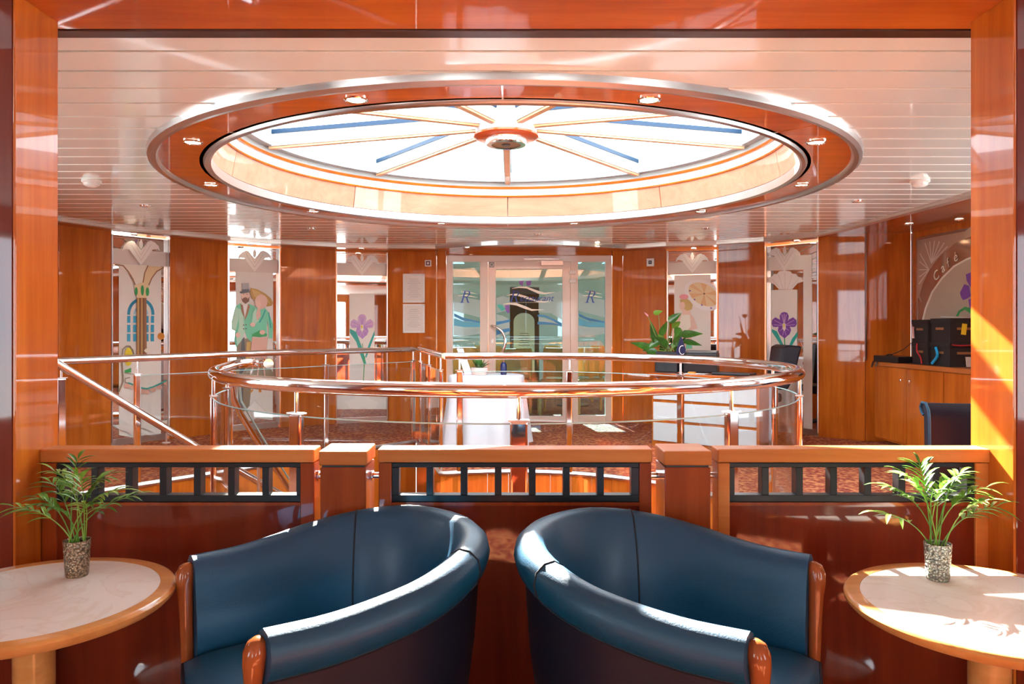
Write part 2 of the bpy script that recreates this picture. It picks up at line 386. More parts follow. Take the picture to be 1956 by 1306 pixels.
# scooped recess over the doors
arc = []
ax0, ay0 = TL[-1]; ax1, ay1 = TR[0]
for i in range(13):
    t = i/12; arc.append((ax0+(ax1-ax0)*t, 9.22-.42*math.sin(PI*t)))
def xat(line, y):
    for (xa, ya), (xb, yb) in zip(line, line[1:]):
        if ya <= y <= yb: return xa+(xb-xa)*(y-ya)/(yb-ya)
    return line[-1][0]
y = 2.463; pitch = .208
rng = random.Random(4)
while y < 9.3:
    y0, y1 = y+.009, y+pitch-.009; ya = [y0+(y1-y0)*k/6 for k in range(7)]
    y0 = max(y0, 2.475)
    R_ = SRo+.004
    def cx_(yy):
        d = R_*R_-(yy-SC[1])**2; return math.sqrt(d) if d > 0 else 0
    left = [(xat(trimL, yy)-.06, yy) for yy in ya]; right = [(xat(trimR, yy)+.06, yy) for yy in ya]
    if cx_((y0+y1)/2) == 0 or max(cx_(y0), cx_(y1)) < .05:
        cut = {3: -1.15, 5: -.6, 2: 1.1}.get(int(round((y-2.463)/pitch)))
        obj('plank', M().prism(left+right[::-1], ZC, ZC+.012), CEIL, ce, bev=.002, seg=1)
    else:
        if cx_(y0) == 0 or cx_(y1) == 0:      # tangent plank: notch
            yy2 = [v for v in ya]
            li = [(SC[0]-cx_(v), v) for v in yy2]; ri = [(SC[0]+cx_(v), v) for v in yy2]
            if cx_(y0) == 0: full = left+right[::-1]+[p for p in []]; pts = left + [p for p in li[::-1] if cx_(p[1]) > 0] + [p for p in ri if cx_(p[1]) > 0] + right[::-1]
            else: pts = left[::-1] + [p for p in li if cx_(p[1]) > 0] + [p for p in ri[::-1] if cx_(p[1]) > 0] + right
            obj('plank', M().prism(pts, ZC, ZC+.012), CEIL, ce)
        else:
            obj('plank', M().prism(left+[(SC[0]-cx_(v), v) for v in ya[::-1]], ZC, ZC+.012), CEIL, ce, bev=.002, seg=1)
            obj('plank', M().prism([(SC[0]+cx_(v), v) for v in ya]+right[::-1], ZC, ZC+.012), CEIL, ce, bev=.002, seg=1)
    y += pitch
# trim band and wooden soffit between ceiling and walls
def band(line, w0, w1, z0, z1):
    mb = M(); rows = []
    for i, p in enumerate(line):
        a = Vector(line[max(0,i-1)]); b = Vector(line[min(len(line)-1,i+1)]); d = (b-a).normalized(); n = Vector((-d.y, d.x))
        P = Vector(p); rows.append([(*(P+n*w0), z0), (*(P+n*w1), z0), (*(P+n*w1), z1), (*(P+n*w0), z1)])
    return mb.loft(rows)
t2 = struct('trim_2')
obj('edge_strip', band(trimL, -.05, .03, ZT, ZT+.035), ALU, t2, bev=.003)
obj('edge_strip', band(trimR[::-1], -.05, .03, ZT, ZT+.035), ALU, t2, bev=.003)
obj('edge_strip', band(arc, -.02, .03, ZT-.002, ZT+.035), STEEL, t2, bev=.003)
sf = struct('ceiling_soffit')
for a in range(len(TL)-1):
    obj('board', M().prism([TL[a], TL[a+1], push(WL[a+1],1.02), push(WL[a],1.02)], ZT+.003, ZT+.02), W_Y, sf)
for a in range(len(TR)-1):
    obj('board', M().prism([TR[a], TR[a+1], push(WR[a+1],1.02), push(WR[a],1.02)], ZT+.003, ZT+.02), W_Y, sf)
obj('board', M().prism(arc+[(dx_(1190),9.7),(dx_(834),9.7)], ZT+.003, ZT+.02), W_Y, sf)
rt = [TR[-1], trimpt(1614,441), trimpt(1854,377.5), (3.45,2.45)]
obj('board', M().prism([rt[0],rt[1],(4.45,7.0),(4.45,8.3),push(WR[4],1.03)], ZT+.03, ZT+.045), W_Y, sf)
obj('board', M().prism([rt[1],rt[2],rt[3],(4.45,2.45),(4.45,6.99)], ZT+.03, ZT+.045), W_Y, sf)

# added sun blocker out of view, keeps direct sun off the left table
sun_blk = struct('added_sun_blocker')
obj('blocker_sheet', M().box(-9, -2.08, 8.2, 12.8, 5.6, 5.68), WHITE, sun_blk)
for x in (-8.8, -7.2):
    for y in (8.4, 12.6): obj('pole', M().tube([(x,y,2.6),(x,y,5.6)], .04, 10), WHITE, sun_blk)
obj('deck', M().box(-9.2, -4.75, 8, 13, 2.5, 2.6), WHITE, sun_blk)
# ---------------------------------------------------------------- skylight
DRUMW = wood('drum_wood', (.50,.20,.12), (.62,.28,.18), 'X')
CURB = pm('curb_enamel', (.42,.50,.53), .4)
sk = thing('skylight', 'large round glazed skylight with wooden ring and white spokes in the ceiling', 'skylight', (SC[0], SC[1], ZR))
for k in range(8):
    a0 = PI/2+2*PI*k/8+.002; a1 = PI/2+2*PI*(k+1)/8-.002
    obj('ring_panel', M().arcband(SC, [(SRi+.02,ZR),(SRo-.03,ZR),(SRo-.03,ZR+.02),(SRi+.02,ZR+.02)], a0, a1, 14), W_X, sk, smooth=True)
    obj('drum_panel', M().arcband(SC, [(SRi-.012,ZR+.055),(SRi+.01,ZR+.055),(SRi-.02,ZR+.235),(SRi-.045,ZR+.235)], a0, a1, 14), DRUMW, sk, smooth=True)
def circle3(r, z, n=120): return [(SC[0]+r*math.cos(2*PI*i/n), SC[1]+r*math.sin(2*PI*i/n), z) for i in range(n)]
obj('outer_trim', M().arcband(SC, [(SRo-.045,ZR-.002),(SRo-.03,ZR-.022),(SRo-.005,ZR-.026),(SRo+.014,ZR-.012),(SRo+.02,ZR+.01),(SRo+.02,ZC+.003),(SRo-.045,ZC+.003)], 0, 2*PI, 120), STEEL, sk, smooth=True)
obj('inner_trim', M().arcband(SC, [(SRi+.028,ZR-.002),(SRi+.02,ZR-.014),(SRi,ZR-.018),(SRi-.014,ZR-.008),(SRi-.016,ZR+.05),(SRi+.028,ZR+.05)], 0, 2*PI, 120), STEEL, sk, smooth=True)
obj('drum_band', M().arcband(SC, [(SRi-.045,ZR+.238),(SRi-.02,ZR+.238),(SRi-.02,ZR+.30),(SRi-.055,ZR+.30)], 0, 2*PI, 120), WHITE, sk, smooth=True, )
obj('drum_bead', M().tube(circle3(SRi-.05, ZR+.235), .009, 6, closed=True), W_X, sk, smooth=True)
obj('drum_bead', M().tube(circle3(SRi-.062, ZR+.31), .012, 6, closed=True), W_X, sk, smooth=True)
ZG = H+1.335; GR = 1.76
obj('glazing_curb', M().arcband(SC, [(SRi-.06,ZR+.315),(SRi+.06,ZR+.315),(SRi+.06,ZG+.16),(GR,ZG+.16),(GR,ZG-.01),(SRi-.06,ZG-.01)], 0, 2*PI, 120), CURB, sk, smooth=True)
obj('drum_back', M().arcband(SC, [(SRi+.03,ZR+.0),(SRi+.05,ZR),(SRi+.05,ZR+.36),(SRi+.03,ZR+.36)], 0, 2*PI, 90), WHITE, sk, smooth=True)
SW = wood('spoke_wood', (.60,.32,.14), (.78,.48,.25), 'X', coat=.4)
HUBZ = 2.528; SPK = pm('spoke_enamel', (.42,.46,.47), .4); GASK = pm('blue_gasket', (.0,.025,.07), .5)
SPA = [math.radians(d) for d in (90,129,167,207,244,296,338,373,411)]
for k in range(9):
    a = SPA[k]; c, s_ = math.cos(a), math.sin(a); r0, r1 = .18, GR+.03
    def bar(w0, w1, za, zb, zc, zd):
        vs = []
        for r, z0, z1 in ((r0, za, zb), (r1, zc, zd)):
            for u, z in ((w0, z0), (w1, z0), (w1, z1), (w0, z1)): vs.append((SC[0]+c*r-s_*u, SC[1]+s_*r+c*u, z))
        return M().add(vs, [(0,3,2,1),(4,5,6,7),(0,1,5,4),(1,2,6,5),(2,3,7,6),(3,0,4,7)])
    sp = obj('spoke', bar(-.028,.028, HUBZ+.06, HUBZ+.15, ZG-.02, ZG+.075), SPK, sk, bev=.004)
    obj('gasket', bar(-.034,.034, HUBZ+.145, HUBZ+.178, ZG+.072, ZG+.102), GASK, sp)
    obj('wood_strip', bar(-.020,.020, HUBZ+.048, HUBZ+.062, ZG-.034, ZG-.018), SW, sp)
    a2 = (SPA+[SPA[0]+2*PI])[k+1]; nn = 6; vs = [(SC[0], SC[1], HUBZ+.19)]
    for i in range(nn+1):
        q = a+(a2-a)*i/nn; vs.append((SC[0]+GR*math.cos(q), SC[1]+GR*math.sin(q), ZG+.115))
    obj('glass_pane', M().add(vs, [(0,i,i+1) for i in range(1, nn+1)]), WGLASS, sk)
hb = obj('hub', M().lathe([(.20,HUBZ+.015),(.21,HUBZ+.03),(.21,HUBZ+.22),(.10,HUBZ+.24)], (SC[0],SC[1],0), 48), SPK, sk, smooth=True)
hd = obj('hub_disc', M().lathe([(.0,HUBZ-.012),(.20,HUBZ-.012),(.222,HUBZ),(.222,HUBZ+.012),(.2,HUBZ+.02)], (SC[0],SC[1],0), 56, cap=False), wood('hub_wood', (.42,.05,.01), (.6,.12,.02), 'X'), sk, smooth=True)
obj('chrome_ring', M().lathe([(.10,HUBZ-.055),(.135,HUBZ-.055),(.142,HUBZ-.03),(.14,HUBZ-.013)], (SC[0],SC[1],0), 48, cap=False), CHROME, hd, smooth=True)
obj('lamp_disc', M().lathe([(0,HUBZ-.05),(.105,HUBZ-.05),(.105,HUBZ-.045)], (SC[0],SC[1],0), 40, cap=False), pm('beige_disc', (.32,.20,.10), .5), hd, smooth=True)
obj('centre_cap', M().lathe([(0,HUBZ-.056),(.03,HUBZ-.056),(.03,HUBZ-.05)], (SC[0],SC[1],0), 24, cap=False), BLACK, hd)

# ---------------------------------------------------------------- downlights
def downlight(x, y, z, r, label, group, lit=True):
    t = thing('downlight', label, 'light', (x, y, z), group=group)
    obj('bezel', M().lathe([(r*.72,.006),(r*.74,-.006),(r*.9,-.010),(r,-.004),(r,.0)], (0,0,0), 28, cap=False), CHROME, t, smooth=True, local=True)
    obj('lamp', M().lathe([(0,-.001),(r*.74,-.001),(r*.74,.004)], (0,0,0), 24, cap=False), EMIT if lit else STEEL, t, local=True)
    return t
RL = 2.02
names = ['right of the far middle', 'at the right end', 'front right', 'front, right of the hub', 'front, left of the hub']
for k in range(10):
    a = math.radians(72+36*k)
    where = {0:'far side, just right of the doors',1:'far side, just left of the doors',2:'far left arc',3:'left end, lower of the two',4:'left end, upper of the two',
             5:'near side, left of the hub',6:'near side, right of the hub',7:'right end, upper of the two',8:'right end, lower of the two',9:'far right arc'}[k]
    downlight(SC[0]+RL*math.cos(a), SC[1]+RL*math.sin(a), ZR-.001, .052, 'lit chrome downlight in the wooden skylight ring, '+where, 'downlights in the skylight ring')
for x, y, wh in ((277,392,'planked ceiling by the left smoke detector'),(1637,383,'planked ceiling below the right smoke detector'),(595,436,'planked ceiling above the third wood pier'),(1348,435,'planked ceiling before the parasol mirror'),(1027,447,'planked ceiling in front of the doors')):
    Z = F*(ZC-H)/(HY-y); downlight((x-CX)*Z/F, Z, ZC-.001, .042, 'small chrome downlight in the '+wh, 'downlights in the plank ceiling', lit=False)
for x, y, wh in ((256,447,'column mirror'),(478,466,'couple mirror'),(690,474,'iris mirror by the menus'),(1325,474,'parasol mirror'),(1522,459.5,'scallop fan mirror')):
    Z = F*(ZT-H+.003)/(HY-y); downlight((x-CX)*Z/F, Z, ZT-.001, .036, 'tiny lit downlight in the soffit above the '+wh, 'soffit downlights')
for x, y, wh in ((892,472,'left side of the doors'),(1141,470.5,'right side of the doors')):
    Z = F*(ZT-H+.003)/(HY-y); downlight((x-CX)*Z/F, Z, ZT, .036, 'tiny lit downlight in the soffit over the '+wh, 'soffit downlights')
for x, y, wh in ((1737,433,'left of the cafe panel'),(1832,434,'above the cafe lettering')):
    zz = ZT+.028; Z = 6.9 if x > 1800 else 7.2; downlight((x-CX)*Z/F, Z, zz, .042, 'tiny lit downlight in the wooden soffit '+wh, 'soffit downlights')
for x, y, lab in ((175,350,'round white smoke detector on the ceiling by the left jamb'),(1757,350,'round white smoke detector on the ceiling by the right jamb')):
    Z = F*(ZC-H-.02)/(HY-y); t = thing('smoke_detector', lab, 'detector', ((x-CX)*Z/F, Z, ZC), group='smoke detectors')
    obj('base', M().lathe([(.062,0),(.062,-.014),(.054,-.02)], n=32), PLASTIC, t, smooth=True, local=True)
    obj('dome', M().lathe([(.05,-.018),(.048,-.034),(.03,-.044),(0.001,-.046)], n=32), PLASTIC, t, smooth=True, local=True)

# ---------------------------------------------------------------- partition
ZP = 2.253; K = ZP/F
def pxx(x): return (x-CX)*K
def pzz(y): return H-(y-HY)*K
CT = .867; CB = pzz(883.5)
def partition(xa, xb, ga, gb, o0, label):
    X0, X1 = pxx(xa), pxx(xb)
    t = thing('partition_screen', label, 'partition', ((X0+X1)/2, ZP+.035, 0), group='low wooden partition screens')
    obj('cap', M().box(X0, X1, ZP, ZP+.078, CB, CT), W_C, t, bev=.004)
    G0, G1 = pxx(ga), pxx(gb)
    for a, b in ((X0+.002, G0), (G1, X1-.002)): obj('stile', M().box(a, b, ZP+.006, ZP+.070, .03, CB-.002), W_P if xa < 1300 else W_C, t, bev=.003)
    gz1 = CB-.003; gz0 = pzz(960)
    wz1 = pzz(894); wz0 = pzz(947)
    yb0, yb1 = ZP+.012, ZP+.050
    obj('lattice_rail', M().box(G0, G1, yb0, yb1, wz1, gz1), GRID, t, bev=.0015)
    obj('lattice_rail', M().box(G0, G1, yb0, yb1, gz0, wz0), GRID, t, bev=.0015)
    edges = [G0]
    for k in range(7): edges += [pxx(o0+65.6*k), pxx(o0+65.6*k+52.5)]
    edges.append(G1)
    for k in range(0, 16, 2): obj('lattice_bar', M().box(edges[k], edges[k+1], yb0-.001, yb1, wz0, wz1), GRID, t, bev=.0015)
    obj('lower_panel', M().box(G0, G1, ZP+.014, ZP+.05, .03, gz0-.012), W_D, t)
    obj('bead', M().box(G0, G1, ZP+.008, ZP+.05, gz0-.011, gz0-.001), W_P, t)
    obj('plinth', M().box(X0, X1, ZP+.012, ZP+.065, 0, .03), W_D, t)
    return t
partition(75, 600.5, 104, 572, 117.6, 'low wooden partition screen with black lattice behind the left marble table')
partition(721, 1246.5, 747.5, 1222, 761, 'low wooden partition screen with black lattice between the two square posts')
partition(1371, 1893, 1395.5, 1866, 1405.5, 'low wooden partition screen with black lattice behind the right marble table')
for x0, x1, lab in ((608.6,700.2,'square wooden partition post behind the left armchair'),(1268.4,1360,'square wooden partition post behind the right armchair')):
    Zq = 2.22; X0, X1 = (x0-CX)*Zq/F, (x1-CX)*Zq/F
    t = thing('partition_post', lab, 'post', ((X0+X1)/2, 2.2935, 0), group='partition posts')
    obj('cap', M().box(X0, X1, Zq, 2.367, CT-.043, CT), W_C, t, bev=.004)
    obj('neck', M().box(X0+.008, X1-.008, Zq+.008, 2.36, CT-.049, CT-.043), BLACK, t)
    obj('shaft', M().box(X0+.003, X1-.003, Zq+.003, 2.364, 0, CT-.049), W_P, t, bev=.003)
for xa, xb, lab in ((pxx(59),pxx(76.5),'left jamb and left screen'),(pxx(600),-.5775,'left screen and left post'),(-.4335,pxx(721),'left post and middle screen'),
                    (pxx(1246),.4535,'middle screen and right post'),(.594,pxx(1371.5),'right post and right screen'),(pxx(1892.5),XR-.0005,'right screen and right jamb')):
    z = pzz(914); xa2 = max(xa, XL+.0005)
    t = thing('connector', 'short chrome connector between the '+lab, 'connector', ((xa2+xb)/2, 2.30, z), group='chrome partition connectors')
    obj('rod', M().tube([(xa2,2.30,z),(xb,2.30,z)], .010, 14), CHROME, t, smooth=True)
    obj('collar', M().tube([(xa2,2.30,z),(xa2+.004,2.30,z)], .016, 14), CHROME, t, smooth=True)

# ---------------------------------------------------------------- balustrades
ZH = .984; ZGt = .862; A = math.radians
bal = thing('curved_balustrade', 'curved chrome and glass balustrade around the round stairwell', 'railing', (RC[0], RC[1]-RR, 0))
path = []
for d in range(186, 361+100, 4):
    path.append((*ringpt(A(d)), ZH))
hook = [(-1.56,4.78,ZH+.012),(-1.62,4.92,ZH+.014),(-1.72,4.95,ZH+.012),(-1.79,4.86,ZH+.008),(-1.775,4.70,ZH+.003),(-1.745,4.56,ZH)]
path = hook + path[1:]
end = (RC[0]+RR*math.cos(A(458)), RC[1]+RR*math.sin(A(458)))
path2 = [(-.36,6.315,ZH),(-.565,6.29,ZH)]
def smoothpath(p, it=2):
    for _ in range(it):
        q = [p[0]]
        for a, b in zip(p, p[1:]):
            a, b = Vector(a), Vector(b); q += [tuple(a*.75+b*.25), tuple(a*.25+b*.75)]
        q.append(p[-1]); p = q
    return p
obj('handrail', M().tube(smoothpath(path+path2, 1), .031, 18), CHROME, bal, smooth=True)
obj('handrail', M().tube([(-.565,6.29,ZH),(-1.01,8.08,ZH)], .028, 16), CHROME, bal, smooth=True)
def rpost(parent, x, y, ang, z0=0, zg=ZGt, zh=ZH, wd=.06, th=.032):
    p = obj('post', M().obox((x, y, (z0+zg)/2), (wd, th, zg-z0), ang), CHROME, parent, bev=.010, seg=3)
    obj('spindle', M().tube([(x,y,zg-.01),(x,y,zh-.02)], .0095, 12), CHROME, p, smooth=True)
    obj('cap', M().obox((x, y, zg+.003), (wd+.012, th+.008, .006), ang), STEEL, p)
    return p
angs = []
def near_ang(x, far=False):
    k = (x-CX)/F    # intersection of a sight column with the ring
    a = 1+k*k; b = -2*(k*RC[0]+RC[1]); c = RC[0]**2+RC[1]**2-RR**2; D = max(b*b-4*a*c, 0)
    Y = (-b+(math.sqrt(D) if far else -math.sqrt(D)))/(2*a); return math.atan2(Y-RC[1], k*Y-RC[0])
pa = [(near_ang(434, True)), near_ang(393), near_ang(566.5), near_ang(991), near_ang(1397), near_ang(1537), near_ang(1476, True), near_ang(1300, True), near_ang(1088, True), near_ang(878, True)]
for i, a in enumerate(pa):
    x, y = ringpt(a); rpost(bal, x, y, a+PI/2, wd=.07 if i in (2,3,4) else .055)
pos = [a % (2*PI) for a in pa]; pos[0] = near_ang(434, True) % (2*PI)
order = [pos[0], pos[1], pos[2], pos[3], pos[4]] + [p+2*PI if p < PI else p for p in pos[5:]]
for a0, a1 in zip(order, order[1:]):
    if a1 < a0: a1 += 2*PI
    if a1-a0 > 2.5: continue
    g = .03/RR
    obj('glass_panel', M().arcband(RC, [(RR-.004,.06),(RR+.004,.06),(RR+.004,ZGt-.012),(RR-.004,ZGt-.012)], a0+g, a1-g, 16), GLASS, bal, smooth=True)
    obj('glass_edge', M().tube([(*ringpt(a0+g+(a1-a0-2*g)*i/16), ZGt-.010) for i in range(17)], .0032, 5), pm('glass_edge', (.30,.46,.44), .2) if 'glass_edge' not in bpy.data.materials else bpy.data.materials['glass_edge'], bal, smooth=True)
GE = bpy.data.materials['glass_edge']
def straight(parent, p, q, n, post_ts, z=ZH):
    d = Vector(q)-Vector(p); an = math.atan2(d.y, d.x)
    for t in post_ts: rpost(parent, p[0]+d.x*t, p[1]+d.y*t, an, wd=.052)
    ts = post_ts
    for a, b in zip(ts, ts[1:]):
        u = d.normalized()*.03; P0 = Vector(p)+d*a+u; P1 = Vector(p)+d*b-u
        if (P1-P0).length < .1: continue
        nn = Vector((-u.y, u.x)).normalized()*.004
        obj('glass_panel', M().prism([P0-nn, P1-nn, P1+nn, P0+nn], .06, ZGt-.012), GLASS, parent)
        obj('glass_edge', M().tube([(*P0, ZGt-.010), (*P1, ZGt-.010)], .003, 5), GE, parent)
straight(bal, (-.60,6.33), (-.99,8.0), 0, (.02, .5, .96))
sb = thing('stair_balustrade', 'straight chrome and glass balustrade with a sloping handrail on the left', 'railing', (-2.2, 6.7, 0))
P_ = (-3.28,5.36); Q_ = (-1.06,8.10)
obj('handrail', M().tube([(*P_,ZH),(*lerp(P_,Q_,.5),ZH+.012),(*Q_,ZH)], .028, 16), CHROME, sb, smooth=True)
def tfor(x): 
    k = (x-CX)/F; return (k*P_[1]-P_[0])/((Q_[0]-P_[0])-k*(Q_[1]-P_[1]))
straight(sb, P_, Q_, 0, [tfor(262), tfor(439), tfor(622), tfor(789)])
rpost(sb, P_[0]+.03, P_[1]+.02, .85)
DA = [(-3.27,5.35,ZH-.01), (-2.56,6.0,.28), (-1.95,6.56,-.29)]
obj('handrail', M().tube([DA[0], lerp3 if False else DA[1], DA[2]], .030, 16), CHROME, sb, smooth=True)
obj('elbow', M().lathe([(0.001,-.034),(.024,-.024),(.034,0),(.024,.024),(.001,.034)], (P_[0],P_[1],ZH-.003), 16), CHROME, sb, smooth=True)
for t in (.42, .98):
    x = DA[0][0]+(DA[2][0]-DA[0][0])*t; y = DA[0][1]+(DA[2][1]-DA[0][1])*t; z = DA[0][2]+(DA[2][2]-DA[0][2])*t
    obj('bracket', M().tube([(x,y,z),(x,y,z-.12)], .008, 8).lathe([(.001,-.125),(.03,-.125),(.03,-.118),(.001,-.118)], (x,y,z), 16), STEEL, sb, smooth=True)
g0 = [Vector(p)+Vector((-.02,.03,-.14)) for p in (DA[0], DA[2])]
obj('glass_panel', M().add([g0[0]+Vector((.05,.05,-.05)), g0[1], g0[1]-Vector((0,0,.55)), g0[0]+Vector((.05,.05,-.7))], [(0,1,2,3)]), GLASS, sb)
rb = thing('stair_handrail', 'sloping chrome handrail descending behind the curl of the curved balustrade', 'railing', (-1.85, 4.9, 0))
DB = [(-1.78,4.72,.90), (-1.85,4.95,.735), (-1.868,5.5,.372), (-1.87,6.3,-.16)]
obj('handrail', M().tube(smoothpath(DB, 1), .022, 14), CHROME, rb, smooth=True)
obj('glass_edge', M().tube([(p[0]+.03, p[1]+.06, p[2]+.0) for p in DB], .008, 6), GE, rb, smooth=True)
obj('bracket', M().tube([(-1.868,5.5,.36),(-1.868,5.5,-.2)], .012, 8), STEEL, rb, smooth=True)

# ---------------------------------------------------------------- entrance doors
dr = struct('door_1', ((dx_(853)+dx_(1168))/2, DY, 0))
def drect(xa, xb, ya, yb, y0, y1): return M().box(dx_(xa), dx_(xb), y0, y1, dz_(yb), dz_(ya))
fr = M()
zb0 = 0.0
def dbox(xa, xb, za, zb, y0=DY-.02, y1=DY+.06): return M().box(dx_(xa), dx_(xb), y0, y1, za, zb)
ztop = dz_(488)
for a, b in ((853,865),(917,932),(1089,1104),(1156,1168)): obj('frame_post', dbox(a, b, 0, ztop), DOORM, dr, bev=.004)
obj('frame_head', dbox(853, 1168, dz_(500), ztop, DY-.022), DOORM, dr, bev=.004)
for a, b in ((865,917),(1104,1156)):
    obj('frame_sill', dbox(a, b, 0, dz_(793)), DOORM, dr, bev=.004)
    pn = obj('side_glass', dbox(a, b, dz_(793), dz_(500), DY+.01, DY+.018), DGLASS, dr)
leaf = obj('door_leaf', (lambda m: (m.box(dx_(933), dx_(947), DY-.035, DY+.02, .01, dz_(500.5)), m.box(dx_(1074), dx_(1088.5), DY-.035, DY+.02, .01, dz_(500.5)),
    m.box(dx_(947), dx_(1074), DY-.035, DY+.02, .01, dz_(794)), m.box(dx_(947), dx_(1074), DY-.035, DY+.02, dz_(514), dz_(500.5)), m)[-1])(M()), DOORM, dr, bev=.003)
obj('pane', dbox(947, 1074, dz_(794), dz_(514), DY-.01, DY-.002), DGLASS, leaf)
hp = [(dx_(x), DY-.035-o, dz_(y)) for x, y, o in ((938,622,0),(940,622,.06),(950,625,.08),(960,633,.085),(966,648,.085),(964,664,.085),(956,677,.08),(948,683,.06),(946,684,0))]
obj('handle', M().tube(smoothpath(hp, 2), .018, 12), CHROME, leaf, smooth=True)
obj('closer', M().box(dx_(1033), dx_(1075), DY-.10, DY-.036, dz_(508), dz_(498)), ALU, leaf, bev=.004)
obj('closer_arm', M().box(dx_(1000), dx_(1067), DY-.07, DY-.024, dz_(497), dz_(494)), STEEL, dr, bev=.002)
for y in (521, 537): obj('hinge', M().box(dx_(1087), dx_(1099), DY-.06, DY-.022, dz_(y+3.5), dz_(y-3.5)), PLASTIC, dr, bev=.004)
obj('emblem_plate', M().box(dx_(935), dx_(944), DY-.04, DY-.036, dz_(511), dz_(501)), pm('plate_grey', (.25,.27,.26), .4), leaf)
obj('emblem_ring', M().lathe([(.018,0),(.024,0),(.024,.003),(.018,.003)], (0,0,0), 20, cap=False), PLASTIC, leaf)
o_ = bpy.data.objects[-1] if False else [o for o in C.objects if o.name.startswith('emblem_ring')][0]
o_.location = Vector((dx_(939.5), DY-.042, dz_(506)))-wloc(leaf); o_.rotation_euler = (PI/2,0,0)
for v in o_.data.vertices: v.co += wloc(leaf)
obj('lock', M().box(dx_(938), dx_(942), DY-.04, DY-.034, dz_(656), dz_(647)), STEEL, leaf, bev=.001)

# ---------------------------------------------------------------- flat decals
def onplane(p0, p1, x, y, off):
    a = Vector(p0); d = (Vector(p1)-a).normalized(); n = Vector((d.y, -d.x))    # towards the hall
    a = a+n*off; k = (x-CX)/F; t = (k*a.y-a.x)/(d.x-k*d.y); q = a+d*t
    return (q.x, q.y, H-(y-HY)*q.y/F)
class Decal:
    def __init__(s, root, p0, p1, off=.002, ox=0, oy=0, sc=1, clip=None): s.r=root; s.p0=p0; s.p1=p1; s.o=off; s.ox=ox; s.oy=oy; s.sc=sc; s.k=0; s.clip=clip
    def zoom(s, ox, oy, sc): s.ox=ox; s.oy=oy; s.sc=sc; return s
    def P(s, x, y):
        X = s.ox+x/s.sc; Y = s.oy+y/s.sc
        if s.clip: X = min(max(X, s.clip[0]), s.clip[1])
        return onplane(s.p0, s.p1, X, Y, s.o+s.k*.0006)
    def poly(s, name, pts, m, lift=1):
        if isinstance(pts[0][0], tuple): polys = pts
        else: polys = [pts]
        s.k += lift; mb = M()
        for q in polys:
            vs = [s.P(*p) for p in q]; mb.add(vs, [tuple(range(len(vs)))])
        o = obj(name, mb, m, s.r, fixn=False); return o
    def line(s, name, lines, m, w=4):
        polys = []
        for ln in lines:
            for (xa, ya), (xb, yb) in zip(ln, ln[1:]):
                d = Vector((xb-xa, yb-ya)); 
                if d.length == 0: continue
                d.normalize(); n = Vector((-d.y, d.x))*w/2; e_ = d*w*.2
                polys.append([(xa+n.x-e_.x, ya+n.y-e_.y), (xb+n.x+e_.x, yb+n.y+e_.y), (xb-n.x+e_.x, yb-n.y+e_.y), (xa-n.x-e_.x, ya-n.y-e_.y)])
        return s.poly(name, polys, m)
def ell(cx, cy, rx, ry, n=20, rot=0, a0=0, a1=2*PI):
    c, s_ = math.cos(rot), math.sin(rot); k = n if a1-a0 > 6.28 else n+1
    return [(cx+rx*math.cos(a0+(a1-a0)*i/n)*c-ry*math.sin(a0+(a1-a0)*i/n)*s_, cy+rx*math.cos(a0+(a1-a0)*i/n)*s_+ry*math.sin(a0+(a1-a0)*i/n)*c) for i in range(k)]
def flat(name, col, rough=.4): return pm(name, col, rough)
GOLD = flat('film_gold', (.62,.42,.12)); PALEGOLD = flat('film_pale_gold', (.82,.66,.38)); BROWN = flat('film_brown', (.22,.09,.035)); MIDB = flat('film_mid_brown', (.36,.18,.08))
GREEN = flat('film_green', (.04,.40,.10)); MINT = flat('film_mint', (.20,.72,.46)); PMINT = flat('film_pale_mint', (.52,.82,.62)); TEAL = flat('film_teal', (.02,.42,.36)); BLUE = flat('film_blue', (.04,.38,.62)); LBLUE = flat('film_light_blue', (.35,.66,.78))
PURP = flat('film_purple', (.20,.06,.38)); LIL = flat('film_lilac', (.48,.26,.62)); MAUVE = flat('film_mauve', (.62,.40,.66)); YEL = flat('film_yellow', (.85,.68,.03)); SKIN = flat('film_skin', (.86,.62,.50)); SALM = flat('film_salmon', (.78,.48,.38)); GREY = flat('film_grey', (.12,.13,.14)); LGREY = flat('film_light_grey', (.42,.43,.44))
ORG = flat('film_orange', (.72,.28,.03)); CREAM = flat('film_cream', (.88,.84,.72)); PINK = flat('film_pink', (.85,.35,.40)); OCHRE = flat('film_ochre', (.48,.28,.05)); TAUPE = flat('film_taupe', (.30,.24,.15)); WHT = flat('film_white', (.88,.88,.86)); NAVY = flat('film_navy', (.004,.010,.07)); DBLUE = flat('film_deep_blue', (.0,.035,.30)); ROSE = flat('film_rose', (.80,.55,.45))
